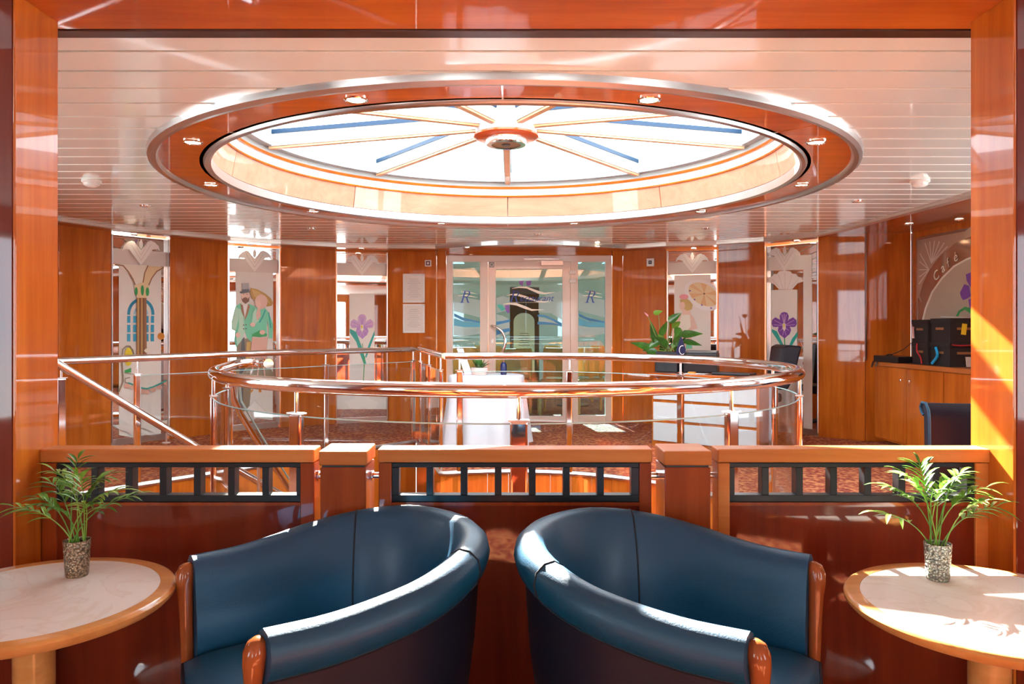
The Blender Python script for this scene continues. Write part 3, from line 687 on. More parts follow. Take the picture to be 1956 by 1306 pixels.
def crest(D, cx, top, bot, half, base_y):
    """palmette ornament: two scrolled wings and a bud"""
    hgt = bot-top
    for s_ in (-1, 1):
        D.poly('crest_wing', [(cx, bot), (cx+s_*half*.55, top+hgt*.48), (cx+s_*half*.62, top+hgt*.40), (cx+s_*half*.86, top+hgt*.38), (cx+s_*half, top+hgt*.46), (cx+s_*half*.93, top+hgt*.28), (cx+s_*half*.74, top+hgt*.14), (cx+s_*half*.52, top+hgt*.07), (cx+s_*half*.36, top+hgt*.10), (cx+s_*half*.20, top+hgt*.26), (cx, top+hgt*.42)], FROSTL)
        D.line('crest_line', [[(cx+s_*half*.30, top+hgt*.2), (cx, top+hgt*.62)], [(cx+s_*half*.52, top+hgt*.22), (cx, top+hgt*.80)]], FROSTD, w=half*.035)
    D.poly('crest_bud', [(cx, top), (cx+half*.10, top+hgt*.15), (cx+half*.09, top+hgt*.3), (cx, top+hgt*.40), (cx-half*.09, top+hgt*.3), (cx-half*.10, top+hgt*.15)], FROSTL)
def iris(D, cx, cy, s, dark):
    A1, A2 = (PURP, LIL) if dark else (LIL, MAUVE)
    D.poly('petal', [(cx+s*a, cy+s*b) for a, b in ((-.05,.1),(-.35,-.3),(-.36,-.75),(-.22,-.98),(0,-1.05),(.25,-.98),(.38,-.72),(.30,-.3),(.08,.1))], A2 if not dark else A1)
    for q in (-1, 1):
        D.poly('petal', [(cx+q*s*a, cy+s*b) for a, b in ((.08,.05),(.40,-.45),(.72,-.62),(.98,-.40),(1.02,-.08),(.90,.15),(.66,.18),(.35,.12))], A1 if dark else A2)
        D.line('petal_vein', [[(cx+q*s*.1, cy), (cx+q*s*.8, cy-s*.38)], [(cx+q*s*.12, cy+s*.05), (cx+q*s*.85, cy-s*.02)]], A2 if dark else A1, w=s*.07)
    D.line('petal_vein', [[(cx, cy), (cx-s*.18, cy-s*.85)], [(cx, cy), (cx+s*.18, cy-s*.85)], [(cx, cy), (cx, cy-s*.9)]], MAUVE if dark else LIL, w=s*.06)
    D.poly('petal', [(cx+s*a, cy+s*b) for a, b in ((-.1,.05),(-.45,.12),(-.52,.45),(-.36,.80),(-.08,1.0),(.02,1.12),(.22,.92),(.44,.75),(.56,.42),(.45,.12),(.1,.05))], A1)
    D.line('petal_vein', [[(cx, cy+s*.2), (cx-s*.35, cy+s*.5)], [(cx, cy+s*.2), (cx+s*.38, cy+s*.45)], [(cx, cy+s*.3), (cx-s*.12, cy+s*.85)], [(cx, cy+s*.3), (cx+s*.15, cy+s*.85)]], A2, w=s*.06)
    D.poly('flower_eye', [(cx-s*.12,cy-s*.12),(cx+s*.10,cy-s*.12),(cx+s*.14,cy+s*.3),(cx,cy+s*.5),(cx-s*.14,cy+s*.3)], CREAM)
    D.poly('flower_heart', ell(cx-s*.02, cy+s*.05, s*.06, s*.16, 10), YEL)
def column_mirror():
    r, p0, p1 = PL[0]; D = Decal(r, p0, p1, clip=(216.2,321.8)).zoom(205, 440, 5.9385)
    D.poly('frosted_band', [(60,200),(700,250),(700,410),(60,380)], FROSTD)
    D.poly('frosted_strip', [(133,385),(612,405),(608,2400),(133,2320)], FROST)
    D.line('window_arch', [ell(380,950,138,165,16,0,PI,2*PI)], BLUE, w=34)
    D.line('window_arch', [ell(380,950,72,85,12,0,PI,2*PI)], LBLUE, w=22)
    for y0, y1 in ((968,1048),(1070,1155),(1172,1258)):
        for q_ in [[(225,y0),(262,y0),(262,y1),(225,y1)],[(294,y0),(330,y0),(330,y1),(294,y1)],[(440,y0),(468,y0),(468,y1),(440,y1)],[(494,y0),(530,y0),(530,y1),(494,y1)]]: D.poly('window_light', q_, BLUE)
    D.poly('palm_leaf', [(95,384),(200,384),(450,395),(405,590),(310,615),(270,520),(190,440)], CREAM)
    D.poly('palm_leaf', [(450,400),(640,415),(560,470),(500,560),(475,625),(405,590)], PALEGOLD)
    for q_ in [[(100,386),(180,400),(240,470),(290,550),(315,615)], [(460,400),(425,480),(405,590)], [(640,420),(560,465),(505,540),(470,620)]]: D.line('leaf_rib', [q_], MIDB, w=13)
    D.poly('capital', [(305,625),(405,590),(475,630),(470,700),(440,765),(340,765),(312,700)], PALEGOLD)
    D.poly('capital_leaf', [ell(328,690,18,48,12), ell(398,680,18,60,12), ell(455,695,20,50,12)], GREEN)
    D.poly('column_shaft', [(333,765),(445,765),(448,1460),(330,1450)], MIDB)
    D.line('column_flute', [[(352,770),(350,1450)],[(392,770),(392,1450)]], GOLD, w=12)
    D.line('column_flute', [[(372,770),(371,1450)],[(412,770),(414,1450)]], BROWN, w=10)
    D.poly('lamp_globe', ell(610,1200,40,40,18), ORG)
    D.zoom(205, 640, 5.9385)
    D.line('mirror_loop', [[(135,640),(180,520),(165,260),(175,160),(215,125),(255,125),(290,170),(300,215)]], TAUPE, w=14)
    D.poly('parrot', ell(240,245,46,105,18), YEL)
    D.poly('parrot_tail', [(195,400),(270,370),(270,420),(200,430)], GREEN)
    D.line('perch', [[(195,425),(270,440)],[(255,480),(205,490),(200,530),(250,550)]], TAUPE, w=10)
    D.poly('hat', [(415,175),(440,150),(485,160),(480,190),(440,200)], CREAM)
    g = [(225,575),(290,590),(400,640),(450,645),(520,620),(590,590),(670,540)]
    D.poly('garland_bloom', [ell(x,y,34,26,10) for x, y in g], SALM)
    D.line('garland_leaf', [[(240,540),(290,560),(400,600),(450,606),(520,585),(590,555),(670,515)]], TEAL, w=16)
    D.poly('crest_foot', [(70,1020),(200,1010),(290,850),(400,850),(540,990),(700,960),(700,1020),(500,1090),(400,1050),(250,1110),(120,1060)], FROST)
    D.zoom(205, 440, 5.9385); crest(D, 383, 95, 400, 215, 0)
def couple_mirror():
    r, p0, p1 = PL[1]; D = Decal(r, p0, p1, clip=(438.6,533.4)).zoom(430, 450, 6.533)
    D.poly('frosted_band', [(50,280),(680,305),(680,470),(50,445)], FROSTD)
    D.poly('frosted_strip', [(130,448),(600,465),(595,2300),(150,2250)], FROST)
    crest(D, 370, 165, 450, 210, 0)
    D.poly('trousers', [(150,1290),(330,1280),(360,1500),(300,2180),(175,2200),(140,1700)], TAUPE)
    D.poly('trouser_leg', [(205,1300),(240,1260),(255,1500),(215,2150),(165,2200),(180,1650)], GREY)
    D.poly('trouser_crease', [(270,1330),(320,1320),(320,1560),(290,1650),(255,1600)], GOLD)
    D.poly('coat', [(135,880),(190,840),(250,900),(300,850),(370,880),(400,1010),(370,1150),(330,1330),(270,1270),(245,1190),(210,1300),(140,1390),(120,1300),(130,1190),(90,1170),(85,1080)], MINT)
    D.poly('coat_front', [(170,900),(230,960),(245,1190),(205,1310),(150,1370),(140,1280),(175,1130)], PMINT)
    D.poly('coat_sleeve', [(135,880),(170,920),(165,1050),(130,1190),(90,1170),(85,1080)], PMINT)
    D.poly('lapel', [(190,850),(225,870),(245,1040),(205,950)], MIDB); D.poly('lapel', [(290,850),(310,880),(290,960),(245,1060),(258,930)], MIDB)
    D.poly('shirt', [(222,870),(285,860),(262,960),(245,1030)], WHT)
    D.poly('face', ell(252,750,52,85,18), SKIN); D.poly('beard', [(200,760),(215,790),(245,775),(285,790),(305,755),(298,820),(255,850),(215,820)], BROWN)
    D.line('moustache', [[(225,782),(250,772),(280,782)]], BROWN, w=9)
    D.line('brow', [[(222,730),(242,728)],[(262,728),(285,732)]], BROWN, w=6)
    D.poly('hat_crown', [(205,595),(298,590),(300,700),(215,700)], LGREY); D.poly('hat_band', [(210,670),(300,665),(302,702),(214,705)], GREY)
    D.poly('hat_brim', [(178,700),(215,690),(300,690),(308,705),(240,718),(195,722)], GREY)
    D.poly('button', [ell(232,1115,9,8,8), ell(262,1112,9,8,8), ell(232,1162,9,8,8), ell(262,1160,9,8,8)], GREY)
    D.poly('hand', ell(160,1240,30,34,10), SKIN)
    D.poly('skirt', [(335,1270),(535,1270),(520,1400),(530,1560),(610,1760),(560,1790),(380,1790),(180,1770),(270,1640),(320,1490),(325,1380)], SALM)
    D.poly('skirt_flounce', [(285,1630),(540,1600),(615,1745),(560,1780),(380,1785),(185,1765)], TAUPE)
    D.line('skirt_fold', [[(350,1640),(300,1770)],[(420,1630),(400,1780)],[(480,1620),(500,1780)]], SALM, w=16)
    D.poly('jacket', [(345,960),(380,900),(430,890),(500,900),(545,960),(600,1110),(590,1280),(545,1280),(545,1130),(520,1050),(520,1240),(430,1260),(335,1250),(345,1130),(320,1080)], MINT)
    D.poly('jacket_front', [(350,960),(385,905),(420,1060),(370,1110),(330,1100)], PMINT); D.poly('jacket_hem', [(340,1230),(430,1180),(525,1225),(520,1255),(430,1265),(335,1255)], GREEN)
    D.line('jacket_fold', [[(500,930),(470,1010),(430,1080)],[(545,960),(570,1150)]], TEAL, w=14)
    D.poly('blouse', [(405,900),(440,905),(445,1010),(400,1060),(385,1000)], ROSE)
    D.poly('hand', [ell(345,1110,34,28,12), ell(465,1205,36,30,12)], SKIN)
    D.poly('hat_wide', [(320,650),(400,670),(500,720),(570,780),(600,840),(580,875),(520,885),(400,830),(330,780),(310,710)], OCHRE)
    D.poly('hat_shade', [(330,660),(420,700),(520,770),(560,850),(480,800),(360,760)], GOLD)
    D.poly('headscarf', ell(450,825,78,92,20), ROSE); D.poly('face', [(385,820),(430,790),(450,860),(425,915),(395,890)], SKIN)
    D.poly('bag', ell(545,1475,52,26,12), GOLD)
    D.zoom(430, 620, 6.533)
    D.poly('shoe', [[(305,840),(340,800),(355,815),(325,850)], [(415,810),(450,800),(455,840),(425,845)]], ORG)
    D.line('foot_chevron', [[(200,1140),(368,940),(510,1080)]], FROSTD, w=7)
    D.poly('crest_foot', [(200,1120),(368,960),(520,1100),(430,1110),(370,1180),(300,1205),(230,1180)], FROSTL)
def iris_mirror(i, x0, y0, sc, dark):
    pass
def iris_mirror_left():
    r, p0, p1 = PL[2]; D = Decal(r, p0, p1, clip=(643.6,739.4)).zoom(635, 460, 7.252)
    D.poly('frosted_band', [(60,300),(760,322),(760,488),(60,475)], FROSTD)
    crest(D, 410, 175, 480, 230, 0)
    D.poly('frosted_strip', [(235,728),(583,728),(583,2000),(235,2000)], FROST)
    D.poly('leaf', [[(240,1215),(330,1260),(420,1500),(470,1700),(440,1720),(380,1560),(330,1400),(240,1270)], [(583,1240),(583,1310),(520,1480),(470,1620),(455,1600),(500,1440)]], TEAL)
    D.line('stem', [[(415,1420),(440,1700),(430,1900)],[(450,1600),(425,1990)]], GREEN, w=10)
    iris(D, 410, 1180, 160, False)
    D.poly('frosted_foot', [(60,2010),(760,2010),(760,2330),(60,2330)], FROST)
    D.poly('crest_foot', [(410,2040),(520,2180),(640,2240),(600,2320),(500,2330),(420,2300),(340,2330),(240,2310),(170,2230),(300,2180)], FROSTL)
def iris_mirror_right():
    r, p0, p1 = PL[4]; D = Decal(r, p0, p1, clip=(1464.2,1559.4)).zoom(1180, 440, 3.91)
    D.poly('frosted_band', [(1110,200),(1450,180),(1450,290),(1110,302)], FROST)
    D.poly('frosted_post', [(1385,200),(1450,185),(1453,1500),(1385,1500)], FROST)
    crest(D, 1245, 115, 300, 122, 0)
    fan = [(1300,440),(1200,440)]
    D.poly('scallop_fan', [(1205,440),(1165,400),(1118,380),(1130,350),(1150,345),(1165,325),(1190,325),(1205,305),(1245,298),(1285,305),(1300,322),(1330,325),(1345,345),(1372,352),(1385,380),(1340,395),(1300,440)], FROSTL)
    D.line('fan_rib', [[(1215,435),(1150,360)],[(1235,435),(1200,330)],[(1250,435),(1248,315)],[(1270,435),(1300,335)],[(1290,435),(1350,362)]], FROSTD, w=4)
    D.poly('frosted_strip', [(1147,445),(1340,440),(1340,1500),(1147,1500)], FROST)
    D.poly('leaf', [[(1150,735),(1190,755),(1240,860),(1225,870),(1180,800),(1150,755)], [(1342,755),(1342,790),(1300,860),(1280,860),(1300,810)]], TEAL)
    D.line('stem', [[(1245,800),(1248,880)]], GREEN, w=8)
    iris(D, 1243, 705, 92, True)
def parasol_mirror():
    r, p0, p1 = PL[3]; D = Decal(r, p0, p1, clip=(1275.2,1368.2)).zoom(1265, 460, 5.675)
    D.poly('frosted_band', [(60,240),(600,215),(600,355),(60,370)], FROSTD)
    crest(D, 325, 120, 350, 180, 0)
    D.poly('frosted_strip', [(130,372),(525,362),(525,2000),(130,2000)], FROST)
    D.poly('parasol_frill', ell(450,590,225,150,28,.48), WHT); D.poly('parasol', ell(450,580,180,112,26,.5), PALEGOLD)
    E = ell(450,580,176,108,30,.5)
    for k in range(6): D.poly('parasol_gore', [(455,572)]+E[k*5:k*5+3], flat('film_apricot', (.78,.48,.22)) if 'film_apricot' not in bpy.data.materials else bpy.data.materials['film_apricot'])
    D.poly('parasol_spot', ell(300,540,10,8,8), PURP); D.poly('parasol_spot', ell(350,635,10,8,8), PURP); D.poly('parasol_spot', ell(430,695,10,8,8), PURP); D.poly('parasol_spot', ell(530,728,10,8,8), PURP)
    D.poly('parasol_hub', ell(455,572,12,10,12), BROWN)
    D.poly('dress', [(215,790),(290,780),(340,830),(385,950),(330,960),(310,1100),(330,1170),(120,1180),(100,1000),(150,830)], ROSE)
    D.poly('bodice', [(210,800),(300,800),(310,930),(250,990),(170,930)], CREAM)
    D.poly('neck', [(215,740),(300,740),(310,800),(215,800)], SKIN)
    D.poly('hair', [(190,640),(240,610),(300,650),(330,690),(320,740),(270,760),(215,720)], GOLD)
    D.poly('face', [(185,670),(235,660),(250,710),(220,760),(190,740)], SKIN)
    D.poly('hair_ribbon', ell(235,605,50,28,14), PINK)
    D.poly('sash', [(265,1090),(310,1090),(325,1165),(255,1170)], MINT); D.poly('sash', [(100,1110),(150,1100),(150,1165),(95,1170)], MINT)
column_mirror(); couple_mirror(); iris_mirror_left(); iris_mirror_right(); parasol_mirror()

# text
def text(parent, body, p0, p1, x, y, size, m, off=.004, shear=.3, name='lettering', align='LEFT', rot=0, bold=0):
    cu = bpy.data.curves.new('t', 'FONT'); cu.body = body; cu.size = size; cu.shear = shear; cu.extrude = .0008; cu.align_x = align; cu.offset = bold
    o = bpy.data.objects.new('t', cu); C.objects.link(o); bpy.context.view_layer.update()
    me = bpy.data.meshes.new_from_object(o.evaluated_get(bpy.context.evaluated_depsgraph_get())); bpy.data.objects.remove(o)
    me.materials.clear(); me.materials.append(m)
    pos = onplane(p0, p1, x, y, off); d = Vector(p1)-Vector(p0); an = math.atan2(d.y, d.x)
    Mx = Matrix.Translation(Vector(pos)-wloc(parent)) @ Matrix.Rotation(an,4,'Z') @ Matrix.Rotation(PI/2,4,'X') @ Matrix.Rotation(rot,4,'Z')
    me.transform(Mx); q = bpy.data.objects.new(name, me); C.objects.link(q); q.parent = parent; return q
def serifR(D, x, y, s, m):     # italic serif capital R, height s, baseline-left x,y in picture units
    sh = lambda u, v: (x+(u+.30*v)*s, y-v*s)
    D.poly('letter', [[sh(*p) for p in q] for q in (
        [(.10,.03),(.22,.03),(.22,.97),(.10,.97)],
        [(-.02,0),(.34,0),(.34,.04),(-.02,.04)], [(-.02,.96),(.34,.96),(.34,1),(-.02,1)],
        [(.22,.94),(.44,1),(.60,.92),(.66,.76),(.60,.58),(.44,.48),(.22,.48),(.22,.53),(.42,.54),(.51,.62),(.54,.76),(.50,.88),(.40,.94),(.22,.95)],
        [(.36,.50),(.46,.52),(.72,.08),(.82,.04),(.82,0),(.64,0)])], m)
PA, PB = (-2, DY-.012), (2, DY-.012)
D = Decal(leaf, PA, PB, .001).zoom(930, 500, 8.1625)
def wave(D, name, pts_top, pts_bot, m): return D.poly(name, pts_top+pts_bot[::-1], m)
FW = frosted('frosted_wave', (.55,.66,.66), .55); FBL = frosted('blue_wave', (.02,.22,.52), .85); FLB = frosted('light_blue_wave', (.10,.50,.72), .8)
wave(D, 'frosted_wave', [(150,560),(260,530),(352,560)], [(150,800),(260,770),(352,760)], FW); wave(D, 'frosted_wave', [(806,600),(1000,480),(1168,460)], [(806,790),(1000,800),(1168,900)], FW)
wave(D, 'frosted_wave', [(150,820),(250,840),(352,900)], [(150,1180),(250,1160),(352,1120)], FW); wave(D, 'frosted_wave', [(806,850),(900,880),(1168,960)], [(806,930),(900,935),(1168,1000)], FW)
wave(D, 'blue_wave', [(150,930),(250,920),(360,895)], [(150,985),(250,960),(360,935)], FBL)
wave(D, 'blue_wave', [(150,1070),(250,1050),(360,1030)], [(150,1140),(250,1110),(360,1080)], FBL)
wave(D, 'blue_wave', [(790,825),(900,830),(1000,870),(1168,955)], [(790,850),(900,860),(1000,900),(1168,1005)], FBL)
wave(D, 'blue_wave', [(790,935),(900,935),(1050,955),(1168,990)], [(790,975),(900,975),(1050,980),(1168,1010)], FBL)
wave(D, 'cream_wave', [(390,415),(500,385),(620,385),(800,450),(900,480),(1070,470)], [(390,420),(500,405),(620,415),(800,495),(900,508),(1070,470)], CREAM)
wave(D, 'cream_wave', [(295,530),(380,500),(480,495),(600,530),(780,600),(900,615),(1020,600)], [(295,530),(380,520),(480,530),(600,570),(780,625),(900,630),(1020,602)], CREAM)
wave(D, 'cream_wave', [(250,655),(340,640),(460,640),(600,690),(700,735),(900,745)], [(250,660),(340,660),(460,680),(600,735),(700,765),(900,746)], CREAM)
D.poly('iris_petal', [[(500,300),(570,295),(560,380),(510,350)],[(610,300),(695,295),(680,370),(620,370)],[(285,680),(350,670),(355,790),(320,800),(285,740)]], PURP)
D.poly('iris_leaf', [(160,665),(240,670),(290,740),(230,770),(170,700)], TEAL)
serifR(D, 345, 632, 180, DBLUE)
text(leaf, 'estaurant', PA, PB, 930+505/8.1625, 500+612/8.1625, .115, DBLUE, off=.012, shear=.32, bold=-.0005)
D.line('underline', [[(345,632),(985,632)]], CREAM, w=4)
for xo, nm in ((0,0),(238,1)):
    D = Decal(dr, PA, (2, DY-.012), .0).zoom(820+xo, 440, 3.91)
    wave(D, 'frosted_wave', [(182,460),(260,500),(378,520)], [(182,600),(260,620),(378,650)], FW)
    wave(D, 'frosted_wave', [(182,660),(260,690),(378,700)], [(182,780),(260,790),(378,770)], FW)
    wave(D, 'blue_wave', [(186,620),(250,650),(378,680)], [(186,640),(250,672),(378,692)], FBL)
    wave(D, 'light_blue_wave', [(186,655),(260,680),(378,690)], [(186,710),(260,722),(378,722)], FLB)
    wave(D, 'cream_wave', [(232,455),(280,455),(365,475)], [(232,458),(280,466),(365,475)], CREAM)
    wave(D, 'cream_wave', [(215,485),(280,480),(360,500)], [(215,488),(280,492),(360,502)], CREAM)
    serifR(D, 228+(4 if xo else 0), 540, 88, DBLUE)
# ---------------------------------------------------------------- restaurant behind the doors
rs = struct('wall_restaurant', (0,16,0))
obj('slab', M().box(-4.9, 4.9, 16, 16.05, 0, 2.6), pm('cream_wall', (.55,.45,.33), .6), rs)
for s_ in (-1, 1):
    x = 4.7*s_; q = struct('wall_restaurant_side')
    obj('lower_panel', M().box(min(x,x+.05*s_), max(x,x+.05*s_), 9.7, 16, 0, .75), W_V, q); obj('upper_panel', M().box(min(x,x+.05*s_), max(x,x+.05*s_), 9.7, 16, 1.95, 2.6), CEILB, q)
    for k in range(6): obj('mullion', M().box(min(x,x+.05*s_), max(x,x+.05*s_), 9.7+k*1.2, 9.85+k*1.2, .75, 1.95), WHITE, q)
cr_ = struct('ceiling_restaurant'); obj('slab', M().box(-4.9, 4.9, 9.7, 12.4, 2.42, 2.5), CEILB, cr_); obj('slab', M().box(-4.9, 4.9, 14.2, 16.1, 2.42, 2.5), CEILB, cr_)
for x0, x1 in ((-4.9,-2.6),(-.9,-.5),(1.3,1.7),(3.6,4.9)): obj('slab', M().box(x0, x1, 12.401, 14.199, 2.42, 2.5), CEILB, cr_)  # open gaps between slabs added to let sun reach the restaurant chairs
for k, (x0, x1) in enumerate(((-4.9, -.98), (1.44, 4.9))): obj('back_panel', M().box(x0, x1, 9.7, 9.74, 0, 2.6), W_V, wb)
obj('back_panel', M().box(-.98, 1.44, 9.70, 9.74, 2.15, 2.6), W_V, wb)
Zc = 11.0
t = thing('menu_column', 'dark brown pillar with a pale arched notice panel seen through the glass door', 'pillar', ((1002-CX)*Zc/F, Zc+.2, 0))
x0, x1 = (974-CX)*Zc/F, (1030-CX)*Zc/F
obj('shaft', M().box(x0, x1, Zc, Zc+.4, 0, 1.81), pm('umber_panel', (.10,.065,.045), .4), t, bev=.004)
xm = (1001-CX)*Zc/F; hw = .155
pts = [(xm-hw, 0.55), (xm+hw, .55)]+[(xm+hw*math.cos(a), 1.30+.13*math.sin(a)) for a in [PI*k/12 for k in range(13)]]
nb = obj('notice_panel', M().add([(x, Zc-.02, z) for x, z in pts]+[(x, Zc-.001, z) for x, z in pts], [tuple(range(len(pts)))]+[(i, (i+1)%len(pts), len(pts)+(i+1)%len(pts), len(pts)+i) for i in range(len(pts))]), pm('pale_glass_panel', (.85,.92,.85), .25), t)
lb = M()
for k in range(6): lb.box(xm-.08+.01*(k%3), xm+.08-.012*(k%2), Zc-.022, Zc-.0205, .95+.035*k, .958+.035*k)
obj('print_line', lb, GREY, nb)
def rchair(x, y, rz, label, arm=False):
    t = thing('dining_chair', label, 'chair', (x,y,0), rz, group='restaurant chairs beyond the doors')
    obj('seat', M().box(-.22,.22,-.22,.22,.42,.48), W_G, t, bev=.015, local=True)
    obj('backrest', M().box(-.22,.22,.19,.23,.50,.92), W_G, t, bev=.012, local=True)
    for sx in (-1,1):
        for sy in (-1,1): obj('leg', M().box(sx*.20-.018, sx*.20+.018, sy*.20-.018, sy*.20+.018, 0, .42 if sy < 0 else .9), W_G, t, bev=.003, local=True)
    return t
def rtable(x, y, label, cloth=False):
    t = thing('dining_table', label, 'table', (x,y,0), group='restaurant tables beyond the doors')
    obj('tabletop', M().box(-.45,.45,-.38,.38,.71,.74), W_G, t, bev=.006, local=True)
    obj('column', M().lathe([(.04,.02),(.035,.71)], n=16), BROWN, t, smooth=True, local=True); obj('base', M().lathe([(.25,0),(.25,.02),(.05,.04)], n=24), BROWN, t, smooth=True, local=True)
rchair(-.35,10.75,0,'golden wooden dining chair with its back to the left side glass'); rchair(.13,10.3,.3,'golden wooden dining chair just behind the door handle'); rchair(.62,10.6,-.25,'golden wooden dining chair to the right of the dark pillar')
rchair(1.12,10.7,.1,'golden wooden dining chair behind the right side glass'); rchair(-.8,11.0,-.2,'golden wooden dining chair furthest left beyond the doors'); rchair(.75,12.5,PI,'golden wooden dining chair facing the doors on the far side of the right table'); rchair(-.4,12.5,PI,'golden wooden dining chair facing the doors on the far side of the left table')
rchair(1.5,12.3,PI,'golden wooden dining chair furthest right beyond the doors')
rtable(-.55,11.7,'golden wooden restaurant table left of the dark pillar'); rtable(.95,11.6,'golden wooden restaurant table right of the dark pillar'); rtable(.2,13.6,'golden wooden restaurant table at the back beyond the pillar')

# ---------------------------------------------------------------- things on the walls
def on_wall(p0, p1, xa, xb, ya, yb, name, label, cat, group=None, m=WHITE, depth=.02):
    A0 = onplane(p0, p1, xa, ya, 0); B0 = onplane(p0, p1, xb, yb, 0)
    d = Vector((B0[0]-A0[0], B0[1]-A0[1])); d.normalize(); n = Vector((d.y, -d.x)); z0, z1 = sorted((A0[2], B0[2]))
    t = thing(name, label, cat, ((A0[0]+B0[0])/2, (A0[1]+B0[1])/2, (z0+z1)/2), group=group)
    return t, A0, B0, n, z0, z1
P0, P1 = WL[6], WL[7]; bl = onplane(P0, P1, 790, 560, 0)
for ya, yb, wh in ((523,578,'upper'),(580.5,635.5,'lower')):
    t, A0, B0, n, z0, z1 = on_wall(P0, P1, 770, 811.5, ya, yb, 'framed_menu', wh+' of the two white framed menus left of the doors', 'frame', 'framed menus')
    a, b = (A0[0],A0[1]), (B0[0],B0[1]); u = (Vector(b)-Vector(a)).normalized(); f = .022
    def slab(p, q, za, zb, o0, o1):
        p = Vector(p); q = Vector(q); return [(p+n*o0).to_tuple(), (q+n*o0).to_tuple(), (q+n*o1).to_tuple(), (p+n*o1).to_tuple()]
    fm = M()
    for p, q, za, zb in ((a, Vector(a)+u*f, z0, z1), (Vector(b)-u*f, b, z0, z1), (a, b, z0, z0+f), (a, b, z1-f, z1)): fm.prism(slab(p, q, za, zb, .0, .018), za, zb)
    obj('frame', fm, WHITE, t)
    obj('paper', M().prism(slab(Vector(a)+u*f, Vector(b)-u*f, 0, 0, .002, .006), z0+f, z1-f), pm('paper', (.78,.74,.70), .5), t)
    ln = M(); L_ = (Vector(b)-Vector(a)).length
    for k in range(10):
        zz = z1-.07-k*.025; ww = L_*(.18+.06*((k*7)%3)); mid = (Vector(a)+Vector(b))/2
        ln.prism(slab(mid-u*ww, mid+u*ww, 0, 0, .0065, .0072), zz, zz+.004)
    obj('print_line', ln, LGREY, t)
for P0, P1, xa, xb, ya, yb, nm, lab, kind in ((WL[6],WL[7],812,824,497,509,'fire_alarm_box','small square alarm box with dark red centre, left of the doors',0),(WR[0],WR[1],1236,1250,494,508.5,'wall_speaker','small white square box with round black eye right of the doors',1)):
    t, A0, B0, n, z0, z1 = on_wall(P0, P1, xa, xb, ya, yb, nm, lab, 'alarm' if kind == 0 else 'speaker')
    p = Vector(A0[:2]); q = Vector(B0[:2]); f = lambda o0, o1, s_: [((p+(q-p)*s_)+n*o0).to_tuple(), ((q-(q-p)*s_)+n*o0).to_tuple(), ((q-(q-p)*s_)+n*o1).to_tuple(), ((p+(q-p)*s_)+n*o1).to_tuple()]
    obj('housing', M().prism(f(0,.03,0), z0, z1), WHITE, t, bev=.004)
    dz = (z1-z0)
    if kind == 0:
        obj('dark_rim', M().prism(f(.03,.032,.16), z0+dz*.16, z1-dz*.16), pm('dark_red', (.16,.02,.02), .4), t); obj('button', M().prism(f(.032,.036,.34), z0+dz*.34, z1-dz*.34), PLASTIC, t)
    else:
        obj('eye', M().prism(f(.03,.032,.28), z0+dz*.28, z1-dz*.28), BLACK, t); obj('lens', M().prism(f(.032,.034,.42), z0+dz*.42, z1-dz*.42), LGREY, t)

# cafe panel on the right wall
Pa, Pb = RWP[2], RWP[3]; dd = Vector(Pb)-Vector(Pa); Pb = tuple(Vector(Pa)+dd*1.0)
tp = thing('cafe_panel', 'etched mirror wall panel with cafe lettering, pale disc and purple iris at the right', 'panel', (4.27, 7.4, 1.3))
n_ = Vector((dd.y, -dd.x)).normalized()
a = Vector(plane_px(Pa, Pb, 1751))+n_*.012; b = Vector(plane_px(Pa, Pb, 1900))+n_*.012
obj('tinted_glass', M().prism([a.to_tuple(), b.to_tuple(), (b-n_*.008).to_tuple(), (a-n_*.008).to_tuple()], .9, 2.16), TINT, tp)
D = Decal(tp, a.to_tuple(), b.to_tuple(), .001).zoom(1730, 420, 6.53)
D.poly('etched_frame', [(140,255),(740,140),(1000,60),(1000,-60),(830,200),(620,280),(420,460),(300,620),(210,800),(175,940),(195,1025),(150,960),(165,1400),(140,1400)], frosted('etch_warm', (.62,.42,.30), .8))
D.line('etched_scallop', [[(290,620),(160+20*k if False else x, y)] for k, (x, y) in enumerate(((165,800),(170,710),(170,620),(175,520),(180,420)))], FROSTD, w=12)
D.line('etched_scallop', [[(320,540),(x, y)] for x, y in ((240,290),(300,270),(360,260),(420,265),(480,285),(520,330))], FROSTD, w=12)
D.poly('pale_disc', [(215,1240),(250,1100),(330,900),(450,730),(600,580),(760,490),(900,440),(1100,420),(1100,1400),(200,1400)], pm('pale_disc', (.52,.43,.33), .45))
D.line('disc_rim', [[(215,1240),(250,1100),(330,900),(450,730),(600,580),(760,490),(900,440),(1100,420)]], CREAM, w=22)
D.poly('iris_petal', [[(750,680),(815,650),(900,700),(900,900),(810,840),(760,760)], [(675,910),(730,800),(790,820),(815,950),(770,980),(715,1000),(690,960)], [(780,990),(900,960),(900,1150),(800,1110)]], PURP)
D.poly('iris_leaf', [(625,1200),(660,1130),(740,1080),(810,1100),(810,1170),(740,1120),(680,1150),(660,1200)], GREEN)
for ch, x, y, r_ in (('C', 362, 775, .75), ('a', 455, 665, .75), ('f', 528, 600, .72), ('é', 608, 535, .65)):
    text(tp, ch, a.to_tuple(), b.to_tuple(), 1730+x/6.53, 420+y/6.53, .13, CREAM, off=.006, shear=.2, rot=r_*.75)
# thin joints: brass rods on the right wall
for (q0, q1, x) in ((RWP[0],RWP[1],1652.5), (RWP[2],RWP[3],1740.5)):
    c = plane_px(q0, q1, x, 0); t = obj('trim_3', M().box(c[0]-.006, c[0]+.006, c[1]-.025, c[1]-.005, .87, 2.22), STEEL); t['kind'] = 'structure'

